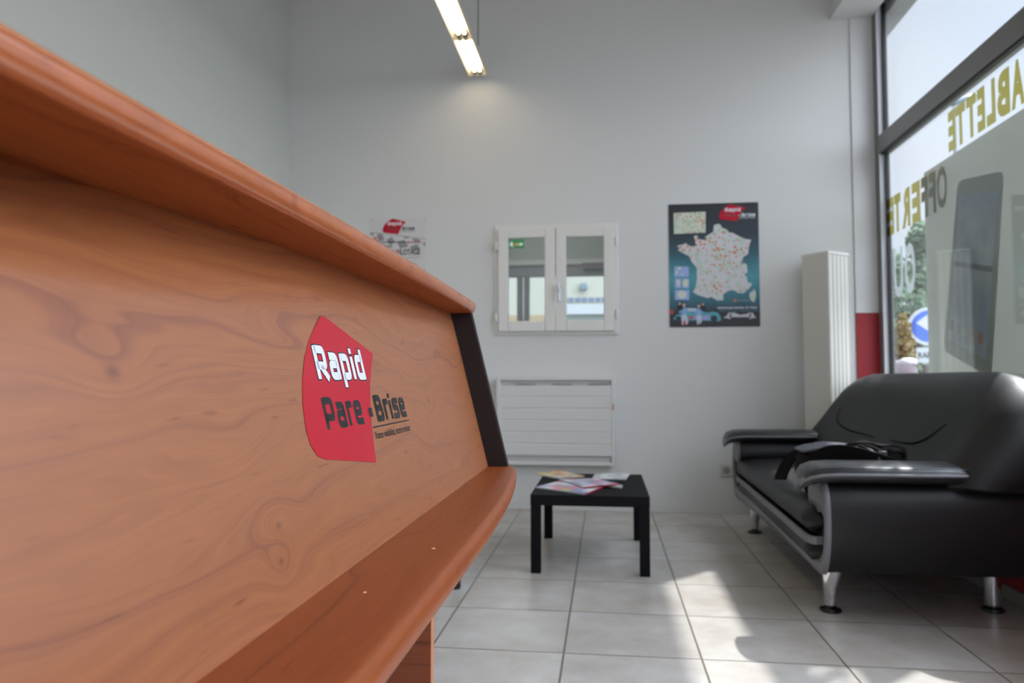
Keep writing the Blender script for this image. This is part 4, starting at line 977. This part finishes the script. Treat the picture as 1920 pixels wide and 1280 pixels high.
# building across the yard, seen through that shop front
def facade():
    t = thing('workshop_building', (-1.5, 25.2, 0), 'pale cream building with a row of small blue windows, far behind the inner window', 'building')
    obj('wall', B(-12, 9, 25.0, 25.3, -.15, 9), M('cream_render', (192, 190, 178), .8), t)
    obj('base_course', B(-12, -1.6, 24.96, 25.0, -.15, 3.06), M('beige_course', (176, 156, 124), .8), t)
    for k in range(10):
        x = -1.45+k*.225
        obj('pane', B(x, x+.165, 24.95, 25.0, 3.47, 3.62), M('blue_pane', (112, 124, 152), .3), t)
    obj('awning', boxes((-1.28, 2.2, 24.6, 25.0, 3.04, 3.36)), M('awning_white', (200, 202, 208), .6), t)
    obj('lower_wall', boxes((-1.45, 2.2, 24.9, 25.0, -.15, 3.04)), M('lower_grey', (176, 182, 178), .7), t)
facade()
def wall_lamp():
    t = thing('wall_floodlight', (-.72, 24.9, 3.85), 'small grey-blue floodlight on the pale building seen through the right inner pane', 'lamp')
    bm = nb()
    loft(bm, [[Vector((-.72+u*.9, 24.80, v)) for u, v in ((-.11, 4.09), (.11, 4.09), (.15, 3.93), (.08, 3.86), (-.08, 3.86), (-.15, 3.93))], [Vector((-.72+u, 25.0, v)) for u, v in ((-.11, 4.09), (.11, 4.09), (.15, 3.93), (.08, 3.86), (-.08, 3.86), (-.15, 3.93))]])
    obj('housing', bm, M('floodlight_grey', (128, 142, 156), .5), t); obj('lens', B(-.82, -.62, 24.78, 24.80, 3.88, 3.93), M('lens_grey', (110, 128, 128), .3), t)
wall_lamp()

# ------------------------------------------------------------------ street outside the shop window
struct('ground_outside', B(-40, 60, -30, 80, -.3, -.15), M('paving', (118, 117, 114), .85, var=(1.5, (102, 101, 98))))
def leaves(bm, c, rad, n, size, rnd, fill=.5):
    for _ in range(n):
        while True:
            v = Vector((rnd.uniform(-1, 1), rnd.uniform(-1, 1), rnd.uniform(-1, 1)))
            if fill < v.length < 1: break
        p = Vector(c)+Vector((v.x*rad[0], v.y*rad[1], v.z*rad[2]))
        a = Vector((rnd.gauss(0, 1), rnd.gauss(0, 1), rnd.gauss(0, 1))).normalized(); b = a.orthogonal().normalized(); s = size*rnd.uniform(.6, 1.3)
        bm.faces.new([bm.verts.new(p+q) for q in (a*s, b*s*.6, -a*s, -b*s*.6)])
def tree(x, y, clumps, h, label, col, seed, size=.11, cnt=900):
    t = thing('street_tree', (x, y, -.15), label, 'tree', 'trees across the street')
    rnd = random.Random(seed); bm = nb()
    tube(bm, [(x, y, -.15), (x+.05, y, h*.5), (x, y, h)], [.16, .12, .05], 8)
    for c, r in clumps: tube(bm, [(x, y, h*.4), c], [.06, .02], 5)
    obj('trunk', bm, M('bark', (88, 78, 66), .9), t)
    bm = nb()
    for c, r in clumps: leaves(bm, c, r, cnt, size, rnd)
    obj('foliage', bm, M('leaf_green', col, .7), t)
tree(6.9, 17.5, [((6.3, 17.3, 1.6), (1.0, .8, 1.4)), ((6.75, 17.6, 2.7), (.9, .8, .8)), ((7.5, 17.5, 3.3), (.9, .9, .7)), ((7.0, 17.5, 4.0), (.3, .5, .4)), ((6.2, 17.4, 3.3), (.35, .4, .5))], 3.4, 'grey-green tree standing behind the blue road sign', (120, 146, 116), 3, .09, 800)
tree(7.9, 19.5, [((8.0, 19.5, 2.0), (1.6, 1.2, 1.9)), ((8.6, 19.5, 3.9), (1.0, 1, .8))], 3.6, 'darker conifer to the right behind the blue road sign', (86, 112, 88), 8, .11, 1100)
def shrub():
    t = thing('shrub', (4.12, 11.0, -.15), 'brownish olive shrub in front of the trees, seen through the clear strip of glass', 'shrub')
    bm = nb(); leaves(bm, (4.12, 11.0, .85), (.17, .2, 1.0), 1500, .045, random.Random(2), .0); obj('foliage', bm, M('olive_leaf', (118, 108, 56), .8), t)
    bm = nb(); tube(bm, [(4.12, 11, -.15), (4.12, 11, .9)], .03, 6); obj('stem', bm, M('stem_brown', (90, 70, 50), .9), t)
shrub()
def road_sign():
    x, y, z = 5.28, 13.0, 1.77
    t = thing('road_sign', (x, y, -.15), 'round blue road sign with white arrow and a white plate below, partly behind the banner', 'sign')
    obj('pole', (lambda b: (tube(b, [(x, y+.03, -.15), (x, y+.03, 2.2)], .025, 10), b)[1])(nb()), M('pole_grey', (150, 152, 154), .4, .5), t)
    v = Vector((-x, -y, 0)).normalized(); u = Vector((0, 0, 1)).cross(-v).normalized()*1; u = Vector((-v.y, v.x, 0)); u = u if u.x > 0 else -u
    fr = Plane2((x, y, z), u, (0, 0, 1))
    bm = nb(); poly(bm, fr, ell(0, 0, .315, .315, 36), .0, .01); obj('white_rim', bm, M('sign_white', (226, 230, 238), .4), t)
    bm = nb(); poly(bm, fr, ell(0, 0, .262, .262, 36), .004); obj('blue_disc', bm, M('sign_blue', (70, 120, 226), .4), t)
    bm = nb(); poly(bm, fr, [(-.19, .06), (.0, .21), (.0, .12), (.20, .12), (.20, .0), (.0, .0), (.0, -.09)], .006); obj('white_arrow', bm, M('sign_white', (226, 230, 238), .4), t)
    bm = nb(); poly(bm, fr, rect(-.20, .20, -.60, -.35), .0, .01); obj('white_plate', bm, M('sign_white', (216, 222, 230), .4), t)
    bm = text(fr, 'RAPPEL', -.17, -.52, .09, .34, .004, bold=.02); obj('plate_lettering', bm, BLKV, t)
road_sign()
def stone():
    t = thing('stone_bollard', (2.98, 8.0, -.15), 'rounded grey stone bollard with a white top behind the sofa back, outside', 'bollard')
    bm = nb(); lathe(bm, [(.13, 0), (.13, 1.10), (.125, 1.16), (.10, 1.215), (.06, 1.24), (0, 1.25)], (2.99, 8.0, -.15), 24); obj('shaft', bm, M('granite', (150, 144, 148), .8, var=(40, (120, 116, 120))), t, smooth=True)
    bm = nb(); lathe(bm, [(.085, 1.20), (.08, 1.245), (.04, 1.262), (0, 1.265)], (3.03, 7.98, -.15), 20); obj('white_cap', bm, WHTV, t, smooth=True)
stone()
def street_light():
    t = thing('street_light', (9.8, 22, -.15), 'tall street light with a flat grey head, seen above the gold letters', 'street light')
    bm = nb(); tube(bm, [(9.78, 22, -.15), (9.76, 22, 8.5)], [.09, .05], 10); obj('pole', bm, M('pole_grey', (150, 160, 168), .4, .4), t)
    bm = nb(); tube(bm, [(9.55, 22, 8.62), (9.75, 22, 8.62), (10.05, 22, 8.76), (10.5, 22, 8.9)], [.05, .14, .14, .05], 12, flat=.5); obj('lamp_head', bm, M('lamp_head_grey', (140, 156, 168), .4), t, smooth=True)
street_light()
def kerb():
    t = obj('planter_box', B(4.3, 5.9, 9.9, 10.3, -.15, .75), M('pale_green_paint', (176, 190, 140), .7), bev=.02); cat(t, 'pale green low planter box outside, beyond the stone bollard', 'planter')
kerb()
